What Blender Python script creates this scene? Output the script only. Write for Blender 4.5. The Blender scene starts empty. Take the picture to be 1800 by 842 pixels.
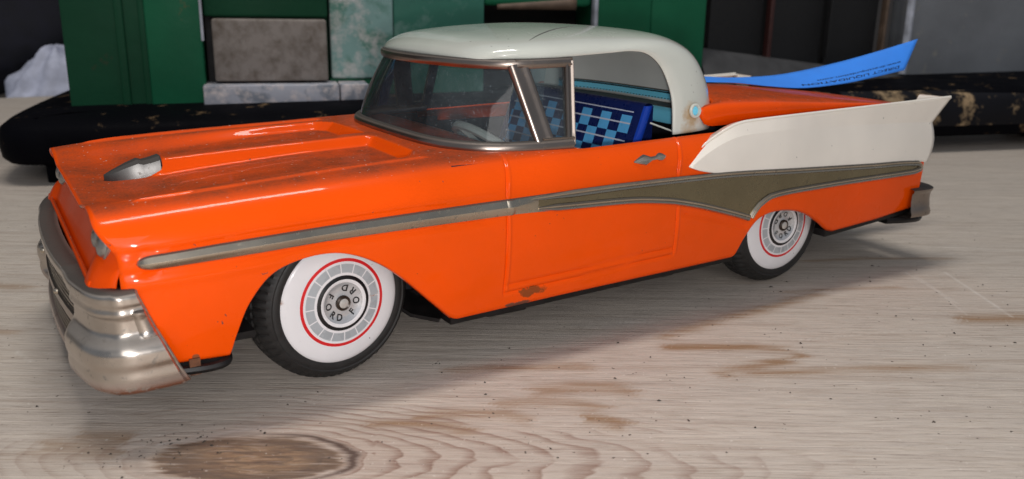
import bpy, bmesh, math, random
import numpy as np
from mathutils import Vector, Matrix

random.seed(4)
rng = np.random.default_rng(4)
S = 0.01                       # the lists below are in centimetres
scene = bpy.context.scene
COL = scene.collection
R = math.radians

# ------------------------------------------------------------------ camera
cam_d = bpy.data.cameras.new('camera')
cam = bpy.data.objects.new('camera', cam_d)
COL.objects.link(cam)
CAM = np.array([-7.005, -23.448, 9.360])
YAW, PITCH, ROLL = R(32.19), R(15.75), R(1.0)
fw = np.array([math.sin(YAW)*math.cos(PITCH), math.cos(YAW)*math.cos(PITCH), -math.sin(PITCH)])
rt = np.array([math.cos(YAW), -math.sin(YAW), 0.0])
up = np.cross(rt, fw)
r2 = rt*math.cos(ROLL) + up*math.sin(ROLL)
u2 = -rt*math.sin(ROLL) + up*math.cos(ROLL)
mw = Matrix.Identity(4)
for i in range(3):
    mw[i][0], mw[i][1], mw[i][2], mw[i][3] = r2[i], u2[i], -fw[i], CAM[i]*S
cam.matrix_world = mw
cam_d.sensor_width = 36.0
cam_d.lens = 1505.34/1800*36
cam_d.clip_start = 0.01
cam_d.clip_end = 50
cam_d.dof.use_dof = True
cam_d.dof.focus_distance = 0.235
cam_d.dof.aperture_fstop = 26.0
scene.camera = cam
scene.render.resolution_x, scene.render.resolution_y = 1024, 479

# ------------------------------------------------------------------ world, lights, exposure
world = bpy.data.worlds.new('World')
scene.world = world
world.use_nodes = True
world.node_tree.nodes['Background'].inputs[0].default_value = (0.80, 0.88, 1.0, 1)
world.node_tree.nodes['Background'].inputs[1].default_value = 0.24

def light(name, kind, loc, power, color, **kw):
    d = bpy.data.lights.new(name, kind)
    d.energy = power; d.color = color
    for k, v in kw.items():
        setattr(d, k, v)
    o = bpy.data.objects.new(name, d)
    COL.objects.link(o)
    o.location = [c*S for c in loc]
    return o
fl = CAM + r2*0.5 - u2*1.0 + fw*0.3
light('camera_flash', 'POINT', fl, 1.02, (1.0, 0.975, 0.975), shadow_soft_size=0.0045)
ov = light('ceiling_lamp', 'AREA', (6, 10, 130), 7.6, (1.0, 0.95, 0.88), shape='RECTANGLE', size=0.6, size_y=0.14)
fill = light('fill_light', 'AREA', (-70, -170, 95), 8.5, (1.0, 0.97, 0.95), shape='RECTANGLE', size=1.1, size_y=0.8)  # added soft fill from the camera side, no known window there
fill.rotation_euler = (Vector((.08, 0, .03))-fill.location).to_track_quat('-Z', 'Y').to_euler()
scene.view_settings.view_transform = 'Standard'
scene.view_settings.look = 'None'
scene.view_settings.exposure = 0.0
scene.view_settings.gamma = 1.0

# ------------------------------------------------------------------ small helpers
def lerp(a, b, t): return a + (b-a)*t
def sstep(a, b, x):
    t = np.clip((np.asarray(x, float)-a)/(b-a), 0, 1)
    return t*t*(3-2*t)
def pchip(xs, ys):
    xs = np.array(xs, float); ys = np.array(ys, float)
    h = np.diff(xs); d = np.diff(ys)/h
    m = np.zeros(len(xs)); m[0] = d[0]; m[-1] = d[-1]
    for i in range(1, len(xs)-1):
        if d[i-1]*d[i] > 0:
            w1 = 2*h[i]+h[i-1]; w2 = h[i]+2*h[i-1]
            m[i] = (w1+w2)/(w1/d[i-1]+w2/d[i])
    def f(x):
        x = np.clip(np.asarray(x, float), xs[0], xs[-1])
        k = np.clip(np.searchsorted(xs, x)-1, 0, len(h)-1)
        t = (x-xs[k])/h[k]
        return ((1+2*t)*(1-t)**2*ys[k] + t*(1-t)**2*h[k]*m[k]
                + t*t*(3-2*t)*ys[k+1] + t*t*(t-1)*h[k]*m[k+1])
    return f
def catmull(pts, n=8, closed=False):
    P = [np.array(p, float) for p in pts]
    out = []
    N = len(P)
    rngi = range(N) if closed else range(N-1)
    for i in rngi:
        if closed:
            a, b, c, d = P[(i-1) % N], P[i], P[(i+1) % N], P[(i+2) % N]
        else:
            b, c = P[i], P[i+1]
            a = P[i-1] if i > 0 else 2*b-c
            d = P[i+2] if i+2 < N else 2*c-b
        for k in range(n):
            t = k/n
            out.append(0.5*((2*b)+(c-a)*t+(2*a-5*b+4*c-d)*t*t+(3*b-a-3*c+d)*t**3))
    if not closed: out.append(P[-1])
    return np.array(out)

class MB:
    def __init__(s): s.v = []; s.f = []; s.m = []
    def add(s, verts, faces, mat=0):
        o = len(s.v)
        s.v.extend([tuple(map(float, p)) for p in verts])
        for f in faces:
            s.f.append(tuple(i+o for i in f)); s.m.append(mat)
    def grid(s, G, mat=0, closeu=False, closev=False, flip=False):
        G = np.asarray(G, float); nu, nv = G.shape[:2]
        F = []
        for i in range(nu if closeu else nu-1):
            for j in range(nv if closev else nv-1):
                a = i*nv+j; b = ((i+1) % nu)*nv+j
                c = ((i+1) % nu)*nv+(j+1) % nv; d = i*nv+(j+1) % nv
                F.append((a, d, c, b) if flip else (a, b, c, d))
        s.add(G.reshape(-1, 3), F, mat)
    def ngon(s, pts, mat=0): s.add(pts, [tuple(range(len(pts)))], mat)
    def box(s, lo, hi, mat=0, bev=0.0):
        x0, y0, z0 = lo; x1, y1, z1 = hi
        if bev <= 0:
            v = [(x0,y0,z0),(x1,y0,z0),(x1,y1,z0),(x0,y1,z0),(x0,y0,z1),(x1,y0,z1),(x1,y1,z1),(x0,y1,z1)]
            s.add(v, [(0,3,2,1),(4,5,6,7),(0,1,5,4),(1,2,6,5),(2,3,7,6),(3,0,4,7)], mat)
            return
        bm = bmesh.new()
        bmesh.ops.create_cube(bm, size=1)
        for v in bm.verts:
            v.co = Vector((lerp(x0,x1,v.co.x+.5), lerp(y0,y1,v.co.y+.5), lerp(z0,z1,v.co.z+.5)))
        bmesh.ops.bevel(bm, geom=list(bm.edges), offset=bev, segments=3, profile=.5, affect='EDGES')
        bm.verts.index_update()
        s.add([v.co[:] for v in bm.verts], [[v.index for v in f.verts] for f in bm.faces], mat)
        bm.free()
    def tube(s, path, prof, upv=(0,0,1), mat=0, closed=False, caps=True, scale=None):
        """sweep a closed profile [(side, up)] along the path"""
        P = np.asarray(path, float); n = len(P)
        U = np.array(upv, float)
        rows = []
        for i in range(n):
            if closed: t = P[(i+1) % n]-P[i-1]
            else: t = P[min(i+1, n-1)]-P[max(i-1, 0)]
            t = t/np.linalg.norm(t)
            sd = np.cross(t, U); sd /= np.linalg.norm(sd)
            uu = np.cross(sd, t)
            k = 1 if scale is None else scale[i]
            rows.append([P[i]+sd*a*k+uu*b*k for a, b in prof])
        s.grid(rows, mat, closeu=closed, closev=True)
        if caps and not closed:
            s.ngon(rows[0], mat); s.ngon(rows[-1][::-1], mat)
    def lathe(s, prof, seg, axis='y', centre=(0,0,0), mat=0, ang0=0.0, ang1=2*math.pi):
        """prof: [(r, along)] ; axis y: along = -y (outwards of the left side), axis x: along = -x, axis z"""
        full = abs(ang1-ang0-2*math.pi) < 1e-6
        n = seg if full else seg+1
        rows = []
        for i in range(n):
            a = ang0+(ang1-ang0)*i/seg
            ca, sa = math.cos(a), math.sin(a)
            row = []
            for r, h in prof:
                if axis == 'y': p = (r*ca, -h, r*sa)
                elif axis == 'x': p = (-h, r*ca, r*sa)
                else: p = (r*ca, r*sa, h)
                row.append([p[k]+centre[k] for k in range(3)])
            rows.append(row)
        s.grid(rows, mat, closeu=full)
    def build(s, name, mats, parent=None, smooth=40, merge=0.0, solid=0.0, solid_off=-1, loc=None, bevel=0.0, recalc=True):
        me = bpy.data.meshes.new(name)
        me.from_pydata([(a*S, b*S, c*S) for a, b, c in s.v], [], s.f)
        if not isinstance(mats, (list, tuple)): mats = [mats]
        for m in mats: me.materials.append(m)
        me.polygons.foreach_set('material_index', s.m)
        bm = bmesh.new(); bm.from_mesh(me)
        if merge > 0: bmesh.ops.remove_doubles(bm, verts=bm.verts, dist=merge*S)
        if recalc: bmesh.ops.recalc_face_normals(bm, faces=bm.faces)
        bm.to_mesh(me); bm.free()
        if smooth:
            me.polygons.foreach_set('use_smooth', [True]*len(me.polygons))
            me.set_sharp_from_angle(angle=R(smooth))
        me.update()
        o = bpy.data.objects.new(name, me)
        COL.objects.link(o)
        if parent: o.parent = parent
        if loc is not None: o.location = [c*S for c in loc]
        if solid:
            md = o.modifiers.new('thickness', 'SOLIDIFY'); md.thickness = solid*S; md.offset = solid_off
        if bevel:
            md = o.modifiers.new('bevel', 'BEVEL'); md.width = bevel*S; md.segments = 2; md.limit_method = 'ANGLE'
        return o

def empty(name, loc=(0,0,0), rz=0, parent=None):
    o = bpy.data.objects.new(name, None)
    COL.objects.link(o)
    o.location = [c*S for c in loc]; o.rotation_euler = (0, 0, rz)
    o.empty_display_size = 0.02
    if parent: o.parent = parent
    return o
def tag(o, label=None, cat=None, group=None, kind=None):
    if label: o['label'] = label
    if cat: o['category'] = cat
    if group: o['group'] = group
    if kind: o['kind'] = kind
    return o
def circle_prof(r, n=10, flat=1.0):
    return [(r*math.cos(2*math.pi*i/n), r*flat*math.sin(2*math.pi*i/n)) for i in range(n)]

# ------------------------------------------------------------------ materials
class NT:
    def __init__(s, name):
        s.mat = bpy.data.materials.new(name); s.mat.use_nodes = True
        s.t = s.mat.node_tree; s.b = s.t.nodes['Principled BSDF']; s.out = s.t.nodes['Material Output']
    def n(s, typ, **kw):
        nd = s.t.nodes.new(typ)
        for k, v in kw.items():
            if k.startswith('i_'):
                key = k[2:]
                key = int(key) if key.isdigit() else key.replace('_', ' ')
                nd.inputs[key].default_value = v
            else: setattr(nd, k, v)
        return nd
    def l(s, a, b): s.t.links.new(a, b)
    def coord(s, scale=(1,1,1), rot=(0,0,0), which='Object'):
        tc = s.n('ShaderNodeTexCoord'); mp = s.n('ShaderNodeMapping')
        mp.inputs['Scale'].default_value = scale; mp.inputs['Rotation'].default_value = rot
        s.l(tc.outputs[which], mp.inputs['Vector'])
        return mp.outputs['Vector']
    def noise(s, vec, scale, detail=4, rough=.55, dist=0.0):
        nd = s.n('ShaderNodeTexNoise'); nd.inputs['Scale'].default_value = scale
        nd.inputs['Detail'].default_value = detail; nd.inputs['Roughness'].default_value = rough
        nd.inputs['Distortion'].default_value = dist
        s.l(vec, nd.inputs['Vector'])
        return nd.outputs['Fac']
    def ramp(s, fac, stops, interp='LINEAR'):
        nd = s.n('ShaderNodeValToRGB'); nd.color_ramp.interpolation = interp
        el = nd.color_ramp.elements
        c4 = lambda c: c if len(c) == 4 else (*c, 1)
        el[0].position = stops[0][0]; el[0].color = c4(stops[0][1])
        el[1].position = stops[-1][0]; el[1].color = c4(stops[-1][1])
        for p, c in stops[1:-1]:
            e = el.new(p); e.color = c4(c)
        s.l(fac, nd.inputs['Fac'])
        return nd.outputs['Color']
    def gray(s, fac, a, b, v0=0.0, v1=1.0):
        return s.ramp(fac, [(a, (v0,)*3), (b, (v1,)*3)])
    def mix(s, fac, c1, c2, mode='MIX'):
        nd = s.n('ShaderNodeMix', data_type='RGBA', blend_type=mode)
        for sock, val in ((nd.inputs[0], fac), (nd.inputs[6], c1), (nd.inputs[7], c2)):
            if hasattr(val, 'links') or hasattr(val, 'is_linked'): s.l(val, sock)
            elif isinstance(val, (int, float)): sock.default_value = val
            else: sock.default_value = (*val, 1)
        return nd.outputs[2]
    def math(s, op, a, b=None, c=None):
        nd = s.n('ShaderNodeMath', operation=op)
        for k, val in enumerate((a, b, c)):
            if val is None: continue
            if hasattr(val, 'is_linked'): s.l(val, nd.inputs[k])
            else: nd.inputs[k].default_value = val
        return nd.outputs[0]
    def bump(s, h, strength=.2, dist=.0005):
        nd = s.n('ShaderNodeBump'); nd.inputs['Strength'].default_value = strength; nd.inputs['Distance'].default_value = dist
        s.l(h, nd.inputs['Height']); s.l(nd.outputs['Normal'], s.b.inputs['Normal'])
        return nd
    def set(s, **kw):
        for k, v in kw.items():
            k = k.replace('_', ' ')
            sock = s.b.inputs[k]
            if hasattr(v, 'is_linked'): s.l(v, sock)
            elif isinstance(v, tuple) and len(v) == 3: sock.default_value = (*v, 1)
            else: sock.default_value = v

def m_plain(name, col, rough=.5, metal=0.0, var=.12, scale=300, **kw):
    t = NT(name)
    nz = t.noise(t.coord(), scale, 5)
    c1 = tuple(max(0, c*(1-var)) for c in col); c2 = tuple(min(1, c*(1+var)) for c in col)
    t.set(Base_Color=t.ramp(nz, [(.3, c1), (.7, c2)]), Metallic=metal)
    t.set(Roughness=t.gray(nz, .3, .7, max(.02, rough-.06), min(1, rough+.08)))
    for k, v in kw.items(): t.set(**{k: v})
    return t.mat

def up_mask(t, lo, hi):
    g = t.n('ShaderNodeNewGeometry'); sp = t.n('ShaderNodeSeparateXYZ')
    t.l(g.outputs['Normal'], sp.inputs[0])
    return t.gray(sp.outputs['Z'], lo, hi)

def m_paint(name, col, rough=.22, dust=0.5, dustcol=(.10, .050, .030), chips=True, coat=.6, tint2=None, rust=False, spec=.24):
    t = NT(name)
    vec = t.coord()
    big = t.noise(vec, 35, 3)
    c = t.ramp(big, [(.3, tuple(x*.93 for x in col)), (.7, tint2 or tuple(min(1, x*1.05) for x in col))])
    if chips:
        ch = t.noise(vec, 620, 3, .5, .6)
        chm = t.gray(ch, .745, .76)
        c = t.mix(chm, c, (.07, .055, .05))
    if rust:
        rm = t.math('MULTIPLY', t.gray(t.noise(vec, 170, 4, .6), .66, .71), .8)
        c = t.mix(rm, c, (.26, .12, .06))
    # settled dust on faces that look up
    um = up_mask(t, .86, .985)
    dn = t.gray(t.noise(vec, 90, 5, .65), .30, .62)
    fine = t.gray(t.noise(vec, 1500, 2, .7), .42, .66, .75, 1.0)
    dm = t.math('MULTIPLY', t.math('MULTIPLY', um, t.math('MULTIPLY_ADD', dn, .55, .45)), fine)
    dm = t.math('MULTIPLY', dm, dust)
    speck = t.math('MULTIPLY', t.gray(t.noise(vec, 1100, 1, .4), .74, .78), t.math('MULTIPLY', um, min(1, dust*1.1)))
    c = t.mix(dm, c, dustcol)
    c = t.mix(speck, c, (.55, .48, .42))
    sm = t.gray(t.noise(vec, 55, 4, .6), .35, .7, 0, .10)
    ro = t.math('ADD', t.math('ADD', rough, sm), t.math('MULTIPLY', dm, .55))
    t.set(Base_Color=c, Roughness=ro, Coat_Weight=coat, Coat_Roughness=.035, IOR=1.45)
    t.set(Specular_IOR_Level=t.math('MULTIPLY', t.math('SUBTRACT', 1.0, dm), spec))
    cw = t.math('MULTIPLY', t.math('SUBTRACT', 1.0, dm), coat)
    t.set(Coat_Weight=cw)
    t.bump(t.math('ADD', t.noise(vec, 30, 2, .4), t.math('MULTIPLY', t.noise(vec, 170, 4, .5), .14)), .10, .0011)
    return t.mat

def m_chrome(name, col, rough, rustamt=.2, dirt=(.10, .085, .065)):
    t = NT(name); vec = t.coord()
    n1 = t.noise(vec, 70, 5, .6); n2 = t.noise(vec, 500, 4, .6)
    c = t.ramp(n1, [(.3, tuple(x*.82 for x in col)), (.7, col)])
    spots = t.gray(n2, .60, .72, 0, .55)
    c = t.mix(spots, c, dirt)
    um = up_mask(t, .5, .86)
    dust_refl = t.math('MULTIPLY', um, .95)  # dust on upward chrome; also paints in the pod tops' dark reflection
    c = t.mix(dust_refl, c, (.030, .024, .020))
    me = t.math('SUBTRACT', 1.0, t.math('ADD', t.math('MULTIPLY', spots, .35), t.math('MULTIPLY', dust_refl, 1.0)))
    ro = t.math('ADD', t.math('MULTIPLY_ADD', n1, .14, rough-.05), t.math('ADD', t.math('MULTIPLY', spots, .3), t.math('MULTIPLY', dust_refl, .4)))
    if rustamt > 0:
        sp = t.n('ShaderNodeSeparateXYZ'); tc = t.n('ShaderNodeTexCoord')
        t.l(tc.outputs['Object'], sp.inputs[0])
        low = t.gray(t.math('MULTIPLY', sp.outputs['Z'], 20.0), .27, .33, 1, 0)     # the rim near the table rusts
        rn = t.gray(t.noise(vec, 260, 5, .7), .36, .48)
        rm = t.math('MULTIPLY', t.math('MULTIPLY', low, rn), rustamt)
        c = t.mix(rm, c, (.16, .05, .02)); me = t.math('MULTIPLY', me, t.math('SUBTRACT', 1.0, rm))
    t.set(Base_Color=c, Metallic=me, Roughness=ro)
    t.bump(t.noise(vec, 220, 3, .5), .12, .0004)
    return t.mat

M = {}
M['orange'] = m_paint('orange_enamel', (.82, .079, .001), .24, dust=.85, tint2=(.88, .081, .0015), coat=.30, spec=.05)
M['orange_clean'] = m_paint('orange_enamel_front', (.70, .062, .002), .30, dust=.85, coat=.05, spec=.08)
M['cream'] = m_paint('cream_enamel', (.60, .615, .555), .15, dust=.16, dustcol=(.22, .25, .20), coat=.8)
def rust_halo(mat, centre, r0, r1):
    nt = mat.node_tree; b = nt.nodes['Principled BSDF']
    t = NT.__new__(NT); t.mat = mat; t.t = nt; t.b = b
    src = b.inputs['Base Color'].links[0].from_socket
    tc = t.n('ShaderNodeTexCoord'); vd = t.n('ShaderNodeVectorMath', operation='DISTANCE')
    ab = t.n('ShaderNodeVectorMath', operation='ABSOLUTE')
    t.l(tc.outputs['Object'], ab.inputs[0]); t.l(ab.outputs[0], vd.inputs[0])
    vd.inputs[1].default_value = [abs(c)*S for c in centre]
    nz = t.noise(tc.outputs['Object'], 420, 4, .7)
    d = t.math('ADD', vd.outputs['Value'], t.math('MULTIPLY', t.math('SUBTRACT', nz, .5), .0045))
    m = t.gray(t.math('MULTIPLY', d, 100.0), r0, r1, .75, 0)
    t.l(t.mix(m, src, (.46, .27, .09)), b.inputs['Base Color'])
def worn_patch(mat, centre, radii, col, amt=.9):
    nt = mat.node_tree; b = nt.nodes['Principled BSDF']
    t = NT.__new__(NT); t.mat = mat; t.t = nt; t.b = b
    src = b.inputs['Base Color'].links[0].from_socket
    tc = t.n('ShaderNodeTexCoord'); sb = t.n('ShaderNodeVectorMath', operation='SUBTRACT'); dv = t.n('ShaderNodeVectorMath', operation='DIVIDE'); ln = t.n('ShaderNodeVectorMath', operation='LENGTH')
    t.l(tc.outputs['Object'], sb.inputs[0]); sb.inputs[1].default_value = [c*S for c in centre]
    t.l(sb.outputs[0], dv.inputs[0]); dv.inputs[1].default_value = [c*S for c in radii]
    t.l(dv.outputs[0], ln.inputs[0])
    d = t.math('ADD', ln.outputs['Value'], t.math('MULTIPLY', t.math('SUBTRACT', t.noise(tc.outputs['Object'], 380, 5, .7), .5), 1.9))
    m = t.gray(d, .62, .85, amt, 0)
    t.l(t.mix(m, src, col), b.inputs['Base Color'])
worn_patch(M['orange'], (5.15, -5.2, 1.72), (.62, .5, .17), (.19, .055, .014))
worn_patch(M['orange'], (4.75, -5.1, 1.42), (.5, .4, .09), (.10, .06, .04))
worn_patch(M['orange'], (-5.28, -3.2, 4.72), (.14, .8, .2), (.30, .15, .10))
worn_patch(M['orange'], (-3.6, -5.1, 1.68), (.11, .3, .07), (.22, .08, .035))
rust_halo(M['cream'], (11.24, 4.55, 6.12), .20, .44)
rust_halo(M['cream'], (11.1, 4.55, 5.50), .05, .42)
M['fin'] = m_paint('fin_enamel', (.87, .81, .725), .28, dust=.1, coat=.35)
M['chrome'] = m_chrome('worn_chrome', (.62, .56, .50), .27, 1.0)
M['chrome2'] = m_chrome('frame_chrome', (.37, .31, .27), .28, 0)
M['lining'] = m_plain('roof_lining_paint', (.70, .715, .67), .4, 0, .05, 60)
M['bright'] = m_chrome('bright_chrome', (.62, .58, .53), .22, 0)
M['ornament'] = m_chrome('ornament_chrome', (.12, .117, .112), .36, 0)
M['pewter'] = m_chrome('pewter_trim', (.60, .53, .43), .24, 0)
M['pewterflat'] = m_chrome('pewter_insert', (.33, .29, .19), .25, 0)
M['blacktin'] = m_plain('black_tin', (.009, .008, .008), .4, .0, .4, 200, Specular_IOR_Level=.22)
M['interior'] = m_plain('dark_interior', (.010, .011, .016), .55, 0, .4)
M['rusttin'] = m_plain('rusted_tin', (.13, .05, .022), .7, .2, .5, 400)
M['rubber'] = m_plain('tyre_rubber', (.011, .010, .0095), .6, 0, .35, 500)
M['white'] = m_paint('white_wall', (.72, .70, .71), .25, dust=.05, coat=.4, rust=True)
M['red'] = m_plain('red_ring', (.62, .012, .016), .3, 0, .05)
M['grey_a'] = m_plain('grey_print', (.36, .38, .40), .28, 0, .08)
M['dish'] = m_plain('dish_metal', (.58, .59, .61), .22, .5, .08)
M['blackink'] = m_plain('black_ink', (.008, .008, .009), .3, 0, .1)
M['bolt'] = m_plain('bolt_metal', (.50, .48, .45), .3, .3, .15)
M['brownring'] = m_plain('brown_ring', (.035, .022, .014), .35, .3, .2)
M['navy'] = m_plain('navy_print', (.008, .018, .11), .28, 0, .08)
M['lightblue'] = m_plain('light_blue_print', (.12, .48, .88), .3, 0, .06)
M['seatline'] = m_plain('pale_line_print', (.62, .66, .78), .35, 0, .05)
M['royal'] = m_paint('royal_blue', (.010, .05, .38), .25, dust=.05, coat=.6)
M['skyblue'] = m_paint('sky_blue_tin', (.20, .72, 1.0), .3, dust=.05, coat=.4)
M['shelf'] = m_plain('grey_shelf', (.10, .10, .09), .6, 0, .2)
M['wheelgrey'] = m_plain('grey_metal_rod', (.42, .42, .38), .35, .25, .12)
M['rustring'] = m_plain('rust_stain', (.50, .33, .13), .5, 0, .35, 500)

def m_glass():
    t = NT('dusty_celluloid')
    t.t.nodes.remove(t.b)
    tr = t.n('ShaderNodeBsdfTransparent'); tr.inputs[0].default_value = (.77, .83, .84, 1)
    gl = t.n('ShaderNodeBsdfGlossy'); gl.inputs['Roughness'].default_value = .06
    df = t.n('ShaderNodeBsdfDiffuse'); df.inputs[0].default_value = (.35, .42, .46, 1)
    fr = t.n('ShaderNodeFresnel'); fr.inputs[0].default_value = 1.45
    m1 = t.n('ShaderNodeMixShader'); m2 = t.n('ShaderNodeMixShader')
    t.l(fr.outputs[0], m1.inputs[0]); t.l(tr.outputs[0], m1.inputs[1]); t.l(gl.outputs[0], m1.inputs[2])
    vec = t.coord()
    haze = t.gray(t.noise(vec, 45, 5, .65), .35, .75, .03, .13)
    sp = t.gray(t.noise(vec, 2400, 1, .4), .70, .76, 0, .35)
    scr = t.gray(t.noise(t.coord((2500, 60, 300), (0, .5, .3)), 1, 2, .5), .70, .78, 0, .22)
    t.l(t.math('ADD', haze, t.math('ADD', sp, scr)), m2.inputs[0])
    t.l(m1.outputs[0], m2.inputs[1]); t.l(df.outputs[0], m2.inputs[2])
    t.l(m2.outputs[0], t.out.inputs[0])
    return t.mat
M['glass'] = m_glass()

# ------------------------------------------------------------------ the wooden table
GA = R(-31.5)                                  # grain direction
g1 = np.array([math.cos(GA), math.sin(GA)]); g2 = np.array([-math.sin(GA), math.cos(GA)])
def table_uv(X, Y): return X*g1[0]+Y*g1[1], X*g2[0]+Y*g2[1]
KN = table_uv(-2.98, -7.12)                    # knot

def smooth_noise(U, V, su, sv, seed):
    r = np.random.default_rng(seed)
    N = 64
    T = r.random((N, N))
    a = np.asarray(U)/su; b = np.asarray(V)/sv
    i = np.floor(a).astype(int); j = np.floor(b).astype(int)
    fa = a-i; fb = b-j
    fa = fa*fa*(3-2*fa); fb = fb*fb*(3-2*fb)
    g = lambda p, q: T[p % N, q % N]
    return (g(i, j)*(1-fa)*(1-fb)+g(i+1, j)*fa*(1-fb)+g(i, j+1)*(1-fa)*fb+g(i+1, j+1)*fa*fb)

def poly_dist(U, V, pts):
    d = np.full(U.shape, 1e9); tt = np.zeros(U.shape)
    L = 0; segs = []
    for a, b in zip(pts[:-1], pts[1:]):
        segs.append((a, b, L)); L += math.dist(a, b)
    for a, b, l0 in segs:
        ax, ay = a; bx, by = b
        dx, dy = bx-ax, by-ay; q = dx*dx+dy*dy
        t = np.clip(((U-ax)*dx+(V-ay)*dy)/q, 0, 1)
        dd = np.hypot(U-ax-t*dx, V-ay-t*dy)
        k = dd < d
        d[k] = dd[k]; tt[k] = (l0+t[k]*math.sqrt(q))/L
    return d, tt

def make_table():
    xs = np.concatenate([np.linspace(-90, -14, 20), np.arange(-13, 32, .085), np.linspace(33, 110, 20)])
    ys = np.concatenate([np.linspace(-60, -15, 12), np.arange(-14, 10, .085), np.linspace(11, 66, 30)])
    X, Y = np.meshgrid(xs, ys, indexing='ij')
    U, V = table_uv(X, Y)
    # growth-ring phase: straight grain, bent round the knot
    du, dv = U-KN[0], V-KN[1]
    wob = (smooth_noise(U, V, 9, 1.6, 1)-.5)*1.1 + (smooth_noise(U, V, 3, .6, 2)-.5)*.25
    base = dv*1.0 + wob
    d = np.sqrt((du/2.5)**2+(dv*1.0)**2 + .02)
    ang = smooth_noise(du*3+40, dv*3+40, 2.5, 1.0, 5)-.5
    w = np.exp(-((du/7.5)**2+(dv/2.6)**2))
    long_d = np.sqrt((du/6.5)**2+dv**2+.02)
    phase = base*(1-w) + (long_d*1.2+ang*.35)*w
    knot = 1-sstep(.74, 1.02, np.sqrt((du/2.35)**2+(dv/1.12)**2)+ang*.35)
    ue = np.where(du > 0, np.where(du > 2.4, (np.maximum(du, 1e-6)/2.0)**.72, du/2.0), du/2.3)
    kd = np.sqrt(ue**2+(dv/.98)**2)+ang*.12+(smooth_noise(U, V, 2.2, .8, 9)-.5)*.16+(smooth_noise(U, V, .7, .25, 19)-.5)*.04
    ring = sstep(-1.2, 1.4, du)*sstep(-1.4, -.2, dv)
    knot = 1-sstep(.90, 1.04, kd)
    # brown tide lines, in table centimetres (x, y)
    def jag(amp=.16, seed=7): return (smooth_noise(U, V, 1.6, .09, seed)-.5)*amp*4
    st = np.zeros(X.shape)
    def stain(pts, wid, amt, seed, fade=True, jamp=.16):
        nonlocal st
        P = [table_uv(x, y) for x, y in pts]
        dd, tt = poly_dist(U+jag(jamp, seed), V, P)
        k = np.exp(-(dd/(wid*1.7))**2)*amt*.9
        if fade: k = k*sstep(0, .12, tt)*(1-sstep(.88, 1, tt))
        st = np.maximum(st, k*(.5+.8*smooth_noise(U, V, 1.4, .12, seed+1)))
    S1 = STAINS
    for pts, wid, amt, seed in S1: stain(pts, wid, amt, seed)
    sc = np.zeros(X.shape)
    for pts, wid, amt in SCRATCH:
        P = [table_uv(x, y) for x, y in pts]
        dd, tt = poly_dist(U, V, P)
        sc = np.maximum(sc, np.exp(-(dd/wid)**2)*amt*(.35+.9*smooth_noise(X, Y, .5, .5, 21)))
    mb = MB()
    Z = np.zeros(X.shape)
    # raised grain: a few tenths of a millimetre
    Z += (smooth_noise(U, V, 5, .16, 31)-.5)*.012*sstep(-14, -12, X)*(1-sstep(28, 31, X))
    G = np.stack([X, Y, Z-.012], -1)
    mb.grid(G)
    n = len(mb.v)
    o = len(mb.v)
    # thickness: rim and underside
    x0, x1, y0, y1 = xs[0], xs[-1], ys[0], ys[-1]
    mb.add([(x0,y0,-1.9),(x1,y0,-1.9),(x1,y1,-1.9),(x0,y1,-1.9)], [(0,3,2,1)])
    nx, ny = X.shape
    idx = lambda i, j: i*ny+j
    b = n
    mb.f.append(tuple([idx(i, 0) for i in range(nx)]+[b+1, b])); mb.m.append(0)
    mb.f.append(tuple([idx(i, ny-1) for i in range(nx-1, -1, -1)]+[b+3, b+2])); mb.m.append(0)
    mb.f.append(tuple([idx(nx-1, j) for j in range(ny)]+[b+2, b+1])); mb.m.append(0)
    mb.f.append(tuple([idx(0, j) for j in range(ny-1, -1, -1)]+[b, b+3])); mb.m.append(0)
    return mb, dict(phase=phase, knot=knot, ring=ring, kd=kd, kside=lerp(.38, 1.0, sstep(-1.5, 2.0, du))*sstep(.12, .5, smooth_noise(U, V, 3.5, .5, 44)), stain=st, scratch=sc, gu=U, gv=V)

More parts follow.
